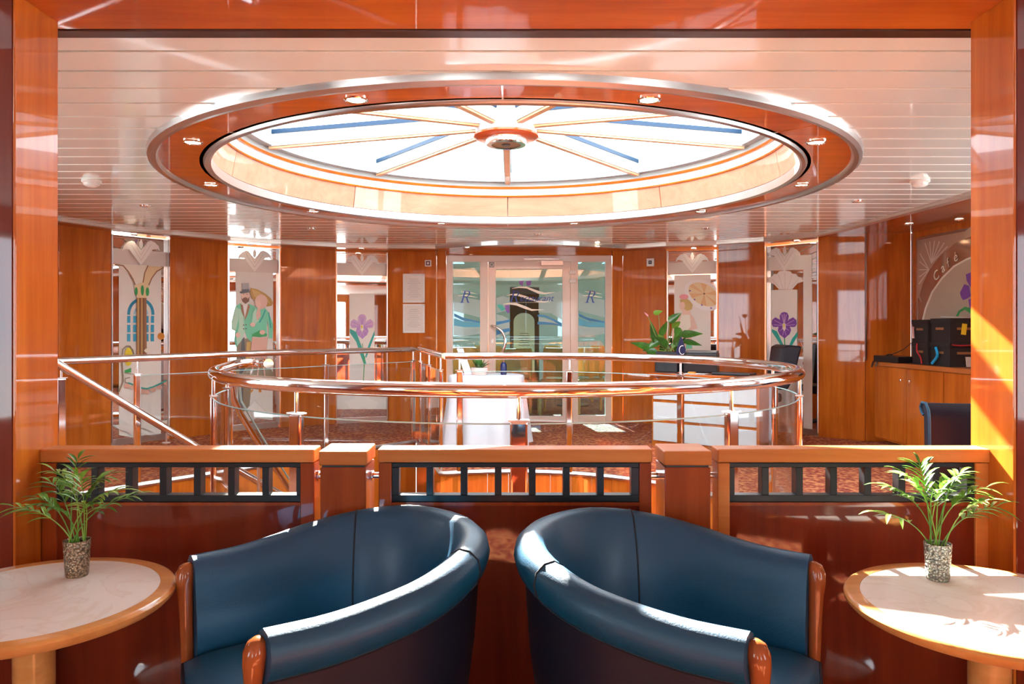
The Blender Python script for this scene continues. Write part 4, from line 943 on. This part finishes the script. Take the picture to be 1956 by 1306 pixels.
# ---------------------------------------------------------------- sideboard along the right wall
cb = thing('sideboard', 'long cherry wood sideboard cabinet along the right wall', 'cabinet', (4.0, 6.2, 0))
CZ = .868; pf = [(3.80,7.85),(3.93,6.30),(3.96,5.1)]; bk = [(4.22,7.82),(4.27,6.99),(4.30,5.1)]
obj('worktop', M().prism([pf[0],pf[1],pf[2],bk[2],bk[1],bk[0]], CZ-.045, CZ), wood('worktop_wood', (.44,.13,.03), (.6,.2,.05), 'Y', rough=.35, coat=.6), cb, bev=.006)
inn = [(p[0]+.03, p[1]) for p in pf]
obj('body', M().prism([inn[0],inn[1],inn[2],bk[2],bk[1],bk[0]], .06, CZ-.045), W_V, cb)
for k in range(5):
    def at(s_):  # along front
        L1 = 1.555; L2 = 1.2; s0 = s_*(L1+L2)
        return lerp(inn[0], inn[1], s0/L1) if s0 < L1 else lerp(inn[1], inn[2], (s0-L1)/L2)
    p, q = at(k/5+.002), at((k+1)/5-.002); d = (Vector(q)-Vector(p)).normalized(); nn = Vector((d.y, -d.x))
    nn = nn if nn.x < 0 else -nn
    pts_ = [p, q, (Vector(q)+nn*.018).to_tuple(), (Vector(p)+nn*.018).to_tuple()]
    dv = obj('door', M().prism(pts_, .08, CZ-.05), W_V, cb, bev=.002)
    c = Vector(lerp(p, q, .88 if k % 2 == 0 else .12))+nn*.03
    obj('knob', M().lathe([(.001,-.012),(.012,-.012),(.014,0),(.012,.012),(.001,.012)], (c.x, c.y, .70), 12), CHROME, dv, smooth=True)
# storage boxes
def sbox(x0, x1, y0, y1, z0, h, label, handles=True, yellow=False):
    t = thing('storage_box', label, 'box', ((x0+x1)/2, (y0+y1)/2, z0), group='black storage boxes on the sideboard')
    BX = bpy.data.materials.get('box_fabric') or pm('box_fabric', (.022,.019,.020), .75)
    obj('body', M().box(x0+.006, x1-.006, y0+.006, y1-.006, z0, z0+h-.005), BX, t, bev=.004)
    obj('lid', M().box(x0, x1, y0, y1, z0+h-.045, z0+h), BX, t, bev=.005)
    LT = bpy.data.materials.get('leather_tab') or pm('leather_tab', (.32,.15,.06), .5)
    w_ = (y1-y0)
    hd_ = obj('handle', M().box(x0+.0, x0+.006, y0+w_*.3, y0+w_*.7, z0+h*.52, z0+h*.62).box(x0+(x1-x0)*.25, x0+(x1-x0)*.7, y0, y0+.006, z0+h*.52, z0+h*.62), LT, t)
    if yellow: obj('yellow_tag', M().obox((x0+(x1-x0)*.45, y0-.003, z0+h*.55), (.045,.003,.10), 0, 0, .12), YEL, t)
    return t
Z1 = 6.6
sbox(3.935,4.21,7.065,7.35,CZ,.215,'black lidded storage box, lower rear of the stack on the sideboard')
sbox(3.95,4.245,6.74,7.05,CZ,.218,'black lidded storage box, lower front of the stack on the sideboard')
sbox(3.935,4.21,7.065,7.35,CZ+.2155,.215,'black lidded storage box, upper rear of the stack on the sideboard')
sbox(3.95,4.245,6.74,7.05,CZ+.2185,.222,'black lidded storage box with a yellow tag, upper front of the stack', yellow=True)
tag(obj('leaflet', M().obox((4.10,6.90,CZ+.452), (.20,.14,.006), .3, .05), WHT), 'white leaflet lying on top of the storage boxes', 'paper')
t = thing('black_receiver', 'flat black electronic box on the left end of the sideboard', 'electronics', (3.90, 7.58, CZ))
obj('case', M().obox((3.90,7.60,CZ+.034), (.20,.42,.06), .1), BLACK, t, bev=.004); obj('socket', M().obox((3.822,7.46,CZ+.035), (.012,.02,.02), .1).obox((3.819,7.51,CZ+.035), (.012,.02,.02), .1), CREAM, t)
def cable(pts, r, m, label): 
    return tag(obj('cable', M().tube(smoothpath(pts, 3), r, 7), m, smooth=True), label, 'cable', 'cables on the sideboard')
cable([(3.88,7.70,CZ+.075),(3.9,7.62,CZ+.075),(3.87,7.68,CZ+.08),(3.84,7.76,CZ+.02),(3.78,7.80,CZ+.012),(3.765,7.81,CZ-.06)], .008, BLACK, 'thick black cable drooping over the left end of the sideboard')
cable([(3.84,7.80,CZ+.010),(3.80,7.79,CZ+.010),(3.785,7.73,CZ+.010),(3.77,7.73,CZ-.05)], .007, BLACK, 'short black cable end hanging off the sideboard edge')
cable([(3.90,7.7,CZ+.07),(3.89,7.55,CZ+.10),(3.90,7.42,CZ+.14),(3.92,7.33,CZ+.20)], .004, BLACK, 'thin dark cable rising to the rear storage boxes')
RED = pm('red_cord', (.5,.02,.03), .5); SKY = pm('sky_blue_band', (.01,.42,.85), .45)
cable([(3.925,7.30,CZ+.36),(3.915,7.29,CZ+.33),(3.918,7.28,CZ+.25)], .012, pm('pale_strap', (.75,.5,.48), .5), 'pale pink strap hanging on the upper rear box')
cable([(3.92,7.22,CZ+.20),(3.90,7.19,CZ+.12),(3.915,7.14,CZ+.07),(3.90,7.10,CZ+.01)], .007, RED, 'red cord dangling before the lower rear box')
cable([(3.932,6.92,CZ+.17),(3.925,6.88,CZ+.12),(3.932,6.90,CZ+.08),(3.93,6.98,CZ+.02)], .013, SKY, 'bright blue strap hanging on the lower front box')
cable([(3.97,6.73,CZ+.20),(4.05,6.725,CZ+.19),(4.2,6.73,CZ+.20)], .006, RED, 'red and black cord lying across the front boxes')
t = thing('acrylic_holder', 'small clear acrylic holder at the front right of the storage boxes', 'holder', (4.07,6.62,CZ))
obj('stand', M().obox((4.07,6.62,CZ+.055), (.10,.006,.11), .1, -.15), GLASS, t); obj('card', M().obox((4.07,6.626,CZ+.05), (.08,.003,.09), .1, -.15), WHT, t)

# dark chair before the sideboard
t = thing('side_chair', 'dark leather chair with a scrolled back in front of the sideboard', 'chair', (2.44,3.85,0), rz=0)
rows = []
for i in range(9):
    u = -1+2*i/8; x = .27*u+2.44; yy = 3.85+.05*u*u
    prof = [(0,.44),(.0,.60),(.005,.75),(.012,.80),(.04,.835),(.075,.835),(.09,.81),(.08,.785),(.06,.77),(.055,.60),(.05,.44)]
    rows.append([(x, yy-.03+a_, z) for a_, z in prof])
obj('backrest', M().loft(rows), LEATHER2, t, smooth=True)
obj('piping', M().tube([(rows[0][i][0]-.002, rows[0][i][1], rows[0][i][2]) for i in range(9)], .007, 8), LEATHER, t, smooth=True)
obj('seat', M().box(2.19,2.69,3.41,3.85,.36,.46), LEATHER2, t, bev=.03, seg=3)
for x in (2.21,2.67):
    for y_ in (3.43,3.87): obj('leg', M().box(x-.018,x+.018,y_-.018,y_+.018,0,.37), W_D, t, bev=.003)

# ---------------------------------------------------------------- reception desk
RD = thing('reception_desk', 'curved wooden reception desk with white front panels behind the stairwell', 'desk', (2.05,7.2,0))
f0, f1 = (1.44,7.72), (2.33,7.05); d = (Vector(f1)-Vector(f0)).normalized(); nb_ = Vector((-d.y, d.x))
if nb_.y < 0: nb_ = -nb_
def dk(s_, b_): q = Vector(f0)+(Vector(f1)-Vector(f0))*s_+nb_*b_; return (q.x, q.y)
DT = .755
obj('desktop', M().prism([dk(-.03,-.03),dk(1.03,-.03),dk(1.03,.62),dk(-.03,.62)], DT-.035, DT), W_X, RD, bev=.004)
obj('body', M().prism([dk(0,.02),dk(1,.02),dk(1,.58),dk(0,.58)], .0, DT-.035), W_V, RD)
for za, zb in ((.06,.245),(.275,.455),(.485,.665)): obj('front_panel', M().prism([dk(.02,.0),dk(.98,.0),dk(.98,.019),dk(.02,.019)], za, zb), pm('white_panel', (.66,.72,.74), .3, coat=.4) if 'white_panel' not in bpy.data.materials else bpy.data.materials['white_panel'], RD, bev=.003)
def ondesk(x, back=.3): 
    a = dk(0,back); b = dk(1,back); return plane_px(a, b, x)
# planter
pc = ondesk(1279, .30)
t = thing('anthurium', 'glossy green anthurium plant in a square black planter on the reception desk', 'plant', (pc[0], pc[1], DT))
obj('planter', M().obox((pc[0],pc[1],DT+.105), (.25,.2,.21), -.6), BLACK, t, bev=.006)
obj('soil', M().obox((pc[0],pc[1],DT+.207), (.23,.18,.01), -.6), pm('soil', (.03,.018,.01), .9), t)
LEAF = pm('glossy_leaf', (.035,.13,.012), .28, coat=.3, noise=.35, nscale=14); LEAF2 = pm('young_leaf', (.16,.34,.03), .35); STEM = pm('green_stem', (.22,.30,.06), .5)
rng = random.Random(11)
def leaf_mb(base, tip, w_, up=Vector((0,0,1)), droop=.15):
    base = Vector(base); tip = Vector(tip); ax = tip-base; L_ = ax.length; ax.normalize(); sd_ = ax.cross(up)
    if sd_.length < .1: sd_ = Vector((1,0,0))
    sd_.normalize(); nn = sd_.cross(ax); rows = []
    for i, (s_, ww) in enumerate(((0,.25),(.06,.72),(.22,1.0),(.42,.92),(.62,.68),(.8,.38),(1.0,.02))):
        c = base+ax*L_*s_-Vector((0,0,1))*droop*L_*s_*s_
        rows.append([c-sd_*w_*ww+nn*w_*.25*ww, c-sd_*w_*ww*.5+nn*w_*.06, c, c+sd_*w_*ww*.5+nn*w_*.06, c+sd_*w_*ww+nn*w_*.25*ww])
    return M().sheet(rows)
Zp_ = pc[1]
lv = [((1248,668),(1203,650),.05),((1262,650),(1227,668),.045),((1252,655),(1242,608),.045),((1262,640),(1275,610),.04),((1268,648),(1240,640),.05),((1290,660),(1303,626),.045),((1278,615),(1302,595),.05),((1300,640),(1343,634),.05),
      ((1306,652),(1341,657),.04),((1290,672),(1310,640),.045),((1255,675),(1232,668),.05),((1270,678),(1262,650),.05),((1284,626),(1300,612),.04),((1245,660),(1236,676),.045),((1275,660),(1250,640),.05),((1296,625),(1290,645),.04)]
for i, ((xa, ya), (xb, yb), w_) in enumerate(lv):
    dz_o = rng.uniform(-.12,.12); Z0 = Zp_+dz_o*.3; b_ = px(xa, ya, Z0); q_ = px(xb, yb, Zp_+dz_o)
    lf = obj('leaf', leaf_mb(b_, q_, w_*.95, up=Vector((rng.uniform(-.3,.3),-.9,.5)), droop=.08), LEAF if i not in (4,12) else LEAF2, t, smooth=80)
    st_ = M().tube(smoothpath([(pc[0]+rng.uniform(-.05,.05), pc[1]+rng.uniform(-.03,.03), DT+.2), (pc[0]*.6+b_[0]*.4, (pc[1]+b_[1])/2, DT+.2+(b_[2]-DT-.2)*.6), b_], 2), .005, 6)
    obj('stem', st_, STEM, t, smooth=True)
fb = px(1258, 600, Zp_); obj('stem', M().tube(smoothpath([(pc[0],pc[1],DT+.2), px(1262,650,Zp_), fb], 2), .004, 6), STEM, t, smooth=True)
obj('spathe', leaf_mb(px(1249,600,Zp_), px(1266,591,Zp_), .032, up=Vector((0,-.8,.6))), LEAF2, t, smooth=80)
obj('spathe', leaf_mb(px(1238,604,Zp_), px(1230,594,Zp_), .010, up=Vector((0,-.8,.6))), PINK, t)
obj('stem', M().tube([px(1238,604,Zp_), px(1252,640,Zp_), (pc[0],pc[1],DT+.2)], .004, 6), STEM, t, smooth=True)
# printer, blue pennant, tray, papers, office chair
pc2 = ondesk(1340, .40)
t = thing('printer', 'boxy black printer on the reception desk beside the planter', 'printer', (pc2[0], pc2[1], DT))
obj('body', M().obox((pc2[0],pc2[1],DT+.10), (.34,.30,.20), -.35), BLACK, t, bev=.012); obj('lid', M().obox((pc2[0],pc2[1],DT+.213), (.33,.29,.022), -.35), GREY, t, bev=.006)
pc3 = ondesk(1301, .16)
t = thing('pennant_sign', 'dark blue table pennant with a white swirl standing by the planter', 'sign', (pc3[0], pc3[1], DT))
z0_ = DT; cx3, cy3 = pc3
obj('cloth', M().add([(cx3-.055,cy3,z0_+.21),(cx3,cy3,z0_+.38),(cx3+.05,cy3,z0_+.24),(cx3+.01,cy3,z0_+.13),(cx3-.055,cy3+.006,z0_+.21),(cx3,cy3+.006,z0_+.38),(cx3+.05,cy3+.006,z0_+.24),(cx3+.01,cy3+.006,z0_+.13)], [(0,1,2,3),(7,6,5,4),(0,4,5,1),(1,5,6,2),(2,6,7,3),(3,7,4,0)]), NAVY, t)
obj('swirl', M().tube([(cx3+.012+.032*math.cos(a_), cy3-.004, z0_+.235+.045*math.sin(a_)) for a_ in [PI*.4+k*PI*1.3/10 for k in range(11)]], .004, 6), WHT, t, smooth=True)
obj('pole', M().tube([(cx3,cy3+.01,z0_),(cx3,cy3+.01,z0_+.37)], .004, 8), CHROME, t, smooth=True); obj('foot', M().lathe([(.035,0),(.03,.01),(.005,.014)], (cx3,cy3+.01,z0_), 16), CHROME, t, smooth=True)
pc4 = ondesk(1402, .17)
tag(obj('desk_tray', M().obox((pc4[0],pc4[1],DT+.012), (.38,.22,.022), -.6), BLACK, bev=.005), 'flat black laptop tray on the right half of the reception desk', 'tray')
pc5 = ondesk(1326, .06); tag(obj('paper_sheet', M().obox((pc5[0]+.02,pc5[1],DT+.004), (.22,.15,.004), -.5), WHT), 'white paper sheet on the front edge of the reception desk', 'paper')
pc6 = ondesk(1322, .05); tag(obj('orange_notepad', M().obox((pc6[0],pc6[1],DT+.012), (.07,.05,.022), -.6), ORG, bev=.003), 'small orange block on the reception desk before the printer', 'notepad')
Zo = 8.15; oc = px(1500, 690, Zo)
t = thing('office_chair', 'black leather office chair turned sideways behind the reception desk', 'chair', (oc[0]-.1, Zo, 0))
pr_ = [px(1484,662,Zo), px(1494,658,Zo), px(1519,660,Zo), px(1517,668,Zo), px(1503,722,Zo), px(1492,742,Zo), px(1474,742,Zo)]
obj('backrest', M().loft([[(p[0], p[1]+o_, p[2]) for p in pr_] for o_ in (-.2,.2)]), LEATHER2, t, bev=.02, seg=3)
obj('seat', M().box(oc[0]-.52,oc[0]-.1,Zo-.2,Zo+.24,.42,.52), LEATHER2, t, bev=.03)
obj('gas_lift', M().tube([(oc[0]-.35,Zo,.08),(oc[0]-.35,Zo,.42)], .03, 12), BLACK, t, smooth=True)
for k in range(5):
    a_ = 2*PI*k/5; obj('foot', M().tube([(oc[0]-.35,Zo,.1),(oc[0]-.35+.28*math.cos(a_),Zo+.28*math.sin(a_),.03)], .02, 8), BLACK, t, smooth=True)

# ---------------------------------------------------------------- white cloth table in front of the doors
TX, TY = -.265, 7.75; TR_ = .385
t = thing('side_table', 'round table under the white cloth in front of the doors', 'table', (TX,TY,0))
obj('tabletop', M().lathe([(TR_-.01,.70),(TR_-.01,.725)], (TX,TY,0), 40), W_G, t); obj('pedestal', M().lathe([(.2,0),(.2,.02),(.03,.05),(.03,.7)], (TX,TY,0), 20), W_D, t, smooth=True)
vs = []; n_seg = 96; rows = []
def clothring(z, r, amp): return [(TX+(r+amp*math.sin(k*2*PI/n_seg*9))*math.cos(2*PI*k/n_seg), TY+(r+amp*math.sin(k*2*PI/n_seg*9))*math.sin(2*PI*k/n_seg), z) for k in range(n_seg)]
rings = [[(TX+.01*math.cos(2*PI*k/n_seg), TY+.01*math.sin(2*PI*k/n_seg), .732) for k in range(n_seg)]]
for z, r, am in ((.732,TR_-.02,0),(.728,TR_-.002,0),(.715,TR_+.006,.001),(.6,TR_+.014,.008),(.4,TR_+.03,.02),(.2,TR_+.05,.032),(.03,TR_+.07,.04)): rings.append(clothring(z, r, am))
tag(obj('tablecloth', M().loft(rings, cap=False), pm('white_linen', (.80,.80,.84), .8), smooth=60), 'long white tablecloth draped over the round table before the doors', 'tablecloth')
bc = px(916, 712, TY-.02)
t = thing('potted_plant', 'leafy green plant in a pale low pot on the white tablecloth', 'plant', (bc[0], bc[1], .733))
obj('pot', M().lathe([(.07,0),(.085,.03),(.09,.075),(.082,.075),(.075,.06)], (bc[0],bc[1],.733), 28), pm('pale_pot', (.66,.52,.46), .5), t, smooth=True)
for k in range(26):
    a_ = rng.uniform(0,2*PI); r_ = rng.uniform(.04,.14); h_ = rng.uniform(.12,.27)
    obj('leaf', leaf_mb((bc[0]+.02*math.cos(a_),bc[1]+.02*math.sin(a_),.79), (bc[0]+r_*math.cos(a_),bc[1]+r_*math.sin(a_),.733+h_), .018, droop=.25), LEAF, t, smooth=80)
mc = px(884, 715, TY-.0)
tag(obj('menu_card', M().add([(mc[0]-.065,mc[1]+.05,1.0),(mc[0]+.0,mc[1]+.06,1.0),(mc[0]+.10,mc[1]-.02,.735),(mc[0]+.02,mc[1]-.03,.735),(mc[0]-.065,mc[1]+.054,1.0),(mc[0]+.0,mc[1]+.064,1.0),(mc[0]+.10,mc[1]-.016,.735),(mc[0]+.02,mc[1]-.026,.735)], [(0,1,2,3),(7,6,5,4),(0,4,5,1),(1,5,6,2),(2,6,7,3),(3,7,4,0)]), pm('lilac_card', (.68,.68,.78), .5)), 'tilted white card standing left of the plant on the tablecloth', 'card')
sc_ = px(962, 712, TY-.02)
t = thing('sanitizer_dispenser', 'dark chrome pump dispenser on the white tablecloth right of the plant', 'dispenser', (sc_[0],sc_[1],.733))
obj('bottle', M().lathe([(.028,0),(.034,.02),(.034,.10),(.02,.125),(.012,.13)], (sc_[0],sc_[1],.733), 20), NAVY, t, smooth=True)
obj('pump', M().tube([(sc_[0],sc_[1],.86),(sc_[0],sc_[1],.91),(sc_[0]-.04,sc_[1]-.03,.915)], .008, 8), CHROME, t, smooth=True)

# ---------------------------------------------------------------- marble tables
def bistro(x, y, label):
    t = thing('bistro_table', label, 'table', (x,y,0), group='round marble tables')
    zt = .585; R_ = .315
    obj('rim', M().lathe([(R_-.038,zt-.03),(R_-.012,zt-.028),(R_-.002,zt-.018),(R_,zt-.008),(R_-.004,zt-.002),(R_-.010,zt),(R_-.0375,zt),(R_-.0375,zt-.03)], n=96, cap=False), W_T, t, smooth=True, local=True)
    obj('marble_top', M().lathe([(.001,zt-.02),(R_-.038,zt-.02),(R_-.038,zt-.001),(.001,zt-.001)], n=96), MARBLE, t, local=True, smooth=True)
    obj('underside', M().lathe([(.05,zt-.04),(.14,zt-.04),(.14,zt-.022),(.05,zt-.022)], n=32), W_P, t, local=True)
    obj('column', M().lathe([(.045,.02),(.045,zt-.03)], n=32), W_T, t, smooth=True, local=True)
    obj('base', M().lathe([(.20,0),(.20,.012),(.17,.022),(.05,.035)], n=48), CHROME, t, smooth=True, local=True)
    return t
bistro(-1.157, 1.806, 'round marble-topped table at the left edge, left of the armchairs')
bistro(1.125, 1.758, 'round marble-topped table at the right edge, half in full sunlight')
def glasspot(col, name, rough, metal):
    m, n, l, b = newmat(name); t = n.new('ShaderNodeTexCoord'); v = n.new('ShaderNodeTexVoronoi'); v.inputs['Scale'].default_value = 190
    l.new(t.outputs['Object'], v.inputs['Vector']); r = n.new('ShaderNodeValToRGB'); l.new(v.outputs['Distance'], r.inputs[0])
    r.color_ramp.elements[0].color = (*[c*1.5 for c in col],1); r.color_ramp.elements[1].color = (*[c*.4 for c in col],1); r.color_ramp.elements[1].position = .75
    l.new(r.outputs[0], b.inputs['Base Color']); b.inputs['Roughness'].default_value = rough; b.inputs['Metallic'].default_value = metal
    k = n.new('ShaderNodeBump'); k.inputs['Strength'].default_value = .8; k.inputs['Distance'].default_value = .003; l.new(v.outputs['Distance'], k.inputs['Height']); l.new(k.outputs[0], b.inputs['Normal'])
    return m
PALM = pm('palm_leaf', (.10,.27,.02), .38, noise=.4, nscale=20); PALM2 = pm('palm_leaf_light', (.22,.42,.05), .38, noise=.3, nscale=20)
def palm(x, y, label, potm, seed, fr):
    rg = random.Random(seed); z0 = .5845
    t = thing('potted_palm', label, 'plant', (x,y,z0), group='small potted palms on the marble tables')
    obj('pot', M().lathe([(.001,0),(.026,0),(.028,.006),(.033,.094),(.0305,.094),(.028,.082),(.001,.080)], n=36), potm, t, smooth=True, local=True)
    obj('soil', M().lathe([(.001,.083),(.0285,.083)], n=20, cap=False), pm('soil_dark', (.03,.018,.01), .95) if 'soil_dark' not in bpy.data.materials else bpy.data.materials['soil_dark'], t, local=True)
    for i, (ex, ez, ey, nl) in enumerate(fr):
        mb = M(); b0 = Vector((rg.uniform(-.018,.018), rg.uniform(-.018,.018), .08)); e_ = Vector((ex, ey, ez))
        mid = Vector((b0.x*1.3+ex*.25, b0.y+ey*.25, .08+(ez-.08)*.85)); pts = []
        for k in range(13):
            s_ = k/12; p = b0*(1-s_)**2+mid*2*s_*(1-s_)+e_*s_*s_; pts.append(p)
        mb.tube(pts, [.0018-.0011*k/12 for k in range(13)], 6)
        for k in range(nl):
            s_ = .50+.5*k/(nl-1); j = min(int(s_*12), 11); p = pts[j].lerp(pts[j+1], s_*12-j); d_ = (pts[j+1]-pts[j]).normalized()
            sd_ = d_.cross(Vector((0,0,1))); sd_ = sd_.normalized() if sd_.length > .05 else Vector((1,0,0))
            L_ = rg.uniform(.055,.085)*(1-.3*abs(s_-.7)); w_ = rg.uniform(.0042,.0064)
            for q in ((-1, 1) if k < nl-1 else (0,)):
                dr_ = (d_*rg.uniform(.6,1)+sd_*q*rg.uniform(.7,1.0)+Vector((0,0,rg.uniform(-.1,.35)))).normalized()
                up = Vector((0,0,1)); s2 = dr_.cross(up); s2 = s2.normalized() if s2.length > .05 else Vector((1,0,0)); n2 = s2.cross(dr_)
                rows = []
                for a_, ww in ((0,.25),(.25,.9),(.5,1),(.75,.7),(1,.05)):
                    c = p+dr_*L_*a_-up*L_*.35*a_*a_; rows.append([c-s2*w_*ww+n2*w_*.4*ww, c, c+s2*w_*ww+n2*w_*.4*ww])
                mb.sheet(rows)
        obj('frond', mb, PALM if i % 2 else PALM2, t, smooth=80, local=True, fixn=False)
    return t
frL = [(-.15,.185,-.02,7),(-.10,.235,.05,7),(-.06,.275,0,6),(-.02,.30,.04,6),(.02,.27,-.03,6),(.06,.255,.02,7),(.11,.225,-.01,7),(.13,.20,.04,6),(.05,.20,-.05,6),(-.05,.20,-.06,6),(.0,.245,.0,6),(-.08,.21,-.03,6)]
frR = [(-.16,.175,-.01,4),(-.12,.235,.03,7),(-.09,.275,0,7),(-.03,.29,.03,7),(.02,.265,-.03,7),(.07,.27,.02,7),(.12,.24,-.01,7),(.155,.19,.0,7),(.08,.21,-.05,6),(-.04,.24,-.05,6),(.03,.235,.04,6),(.10,.255,.05,6)]
palm(-1.143, 1.96, 'small parlour palm in a bronze mottled glass pot on the left table', glasspot((.38,.27,.17), 'bronze_glass', .25, .6), 3, frL)
palm(1.102, 1.931, 'small parlour palm in a silvery mottled glass pot on the right table', glasspot((.50,.50,.40), 'silver_glass', .22, .6), 8, frR)

# ---------------------------------------------------------------- armchairs
def armchair(loc, rz, label):
    t = thing('tub_armchair', label, 'armchair', (loc[0],loc[1],0), rz, group='navy leather tub armchairs')
    R_ = .262; cy = .0; ye = -.27
    path = []       # (x,y, normal, s)
    N1 = 8
    for i in range(N1): path.append((-R_, ye+(cy-ye)*i/N1, -1, 0))
    for i in range(29):
        a_ = PI-PI*i/28; c_, s_ = math.cos(a_), math.sin(a_); sq = 1.06 if False else 1
        path.append((R_*c_, cy+R_*s_*1.08, c_, s_))
    for i in range(1, N1+1): path.append((R_, cy+(ye-cy)*i/N1, 1, 0))
    n = len(path); rings = []; seams = []
    def hh(i):
        u = abs(i/(n-1)*2-1); k = 1-u; k = max(0, min(1, (k-.10)/.75)); k = k*k*(3-2*k); return .648+.075*k
    def fl(i):
        y_ = path[i][1]; return .012+.035*max(0, min(1, (y_-ye)/.5))
    def prof(i):
        h = hh(i); f_ = fl(i)
        return [(-.030,.30),(-.034,.42),(-.032,.50),(-.030+f_*.3,h-.13),(-.026+f_*.6,h-.075),(-.024+f_,h-.035),(-.012+f_,h-.012),(.010+f_,h),(.034+f_,h-.004),(.054+f_,h-.022),(.060+f_,h-.048),(.052+f_,h-.076),(.038+f_,h-.094),(.033+f_,h-.098),(.032+f_,h-.104),(.030+f_*.8,.45),(.024+f_*.2,.20),(.018,.09),(-.02,.09)]
    for i, (x, y, nx, ny) in enumerate(path):
        rings.append([(x+nx*u, y+ny*u, z) for u, z in prof(i)])
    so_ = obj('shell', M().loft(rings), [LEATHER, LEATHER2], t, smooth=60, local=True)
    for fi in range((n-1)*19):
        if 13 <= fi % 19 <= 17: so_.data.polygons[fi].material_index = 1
    def P(i, k, o=.001):
        x, y, nx, ny = path[i]; u, z = prof(i)[k]; return Vector((x+nx*u, y+ny*u, z))
    obj('roll_seam', M().tube([P(i, 13)+Vector((path[i][2], path[i][3], 0))*.0005 for i in range(n)], .0022, 6), STITCH, t, smooth=True, local=True)
    for fr_ in (.30, .70):
        i = int(fr_*(n-1)); pts = [P(i, k) for k in range(1, 13)]
        obj('back_seam', M().tube(pts, .0026, 6), STITCH, t, smooth=True, local=True)
    for sx in (-1, 1):
        x = sx*(R_+.006); h = .628
        rg_ = []
        for z, w_, d_, yo, xo in ((.03,.012,.015,.010,-.006),(.10,.014,.018,.006,-.004),(.25,.014,.017,.0,-.002),(.40,.014,.016,-.004,0),(.50,.015,.017,-.006,.004),(h-.08,.019,.019,-.007,.010),(h-.045,.025,.022,-.008,.016),(h-.02,.025,.023,-.006,.017),(h-.002,.019,.018,-.002,.016),(h+.006,.007,.007,.0,.015)):
            rg_.append([(x+sx*xo+w_*math.cos(q), ye-.010+yo+d_*math.sin(q), z) for q in [2*PI*k/16 for k in range(16)]])
        obj('arm_post', M().loft(rg_), W_A2, t, smooth=70, local=True)
        xb = sx*.17; obj('leg', M().lathe([(.014,0),(.02,.09)], (xb,.17,0), 14), W_A, t, smooth=True, local=True)
        obj('leg', M().lathe([(.014,0),(.02,.09)], (xb,-.16,0), 14), W_A, t, smooth=True, local=True)
    # cushion
    out = []
    r_ = R_-.036
    out += [(-r_, -.27), (-r_, cy)]+[(r_*math.cos(PI-PI*i/16), cy+r_*math.sin(PI-PI*i/16)*1.08) for i in range(1, 16)]+[(r_, cy), (r_, -.27), (r_*.9,-.315), (r_*.45,-.335), (0,-.34), (-r_*.45,-.335), (-r_*.9,-.315)]
    def ring_(s_, z): return [(x*s_, (y+.03)*s_-.03, z) for x, y in out]
    obj('seat_cushion', M().loft([ring_(.90,.30), ring_(.97,.31), ring_(1.0,.33), ring_(1.0,.395), ring_(.975,.414), ring_(.9,.424), ring_(.6,.436), ring_(.2,.442), ring_(.01,.443)]), LEATHER, t, smooth=60, local=True)
    obj('piping', M().tube([Vector(p) for p in ring_(.987,.410)], .0035, 6, closed=True), LEATHER2, t, smooth=True, local=True)
    obj('seat_base', M().loft([ring_(.93,.10), ring_(.95,.30)]), LEATHER2, t, local=True)
    return t
W_A2 = W_A
armchair((-.438,1.850), math.radians(-53.7), 'navy leather tub armchair with wooden arm posts beside the left table')
armchair((.388,1.832), math.radians(57.4), 'navy leather tub armchair with wooden arm posts beside the right table')
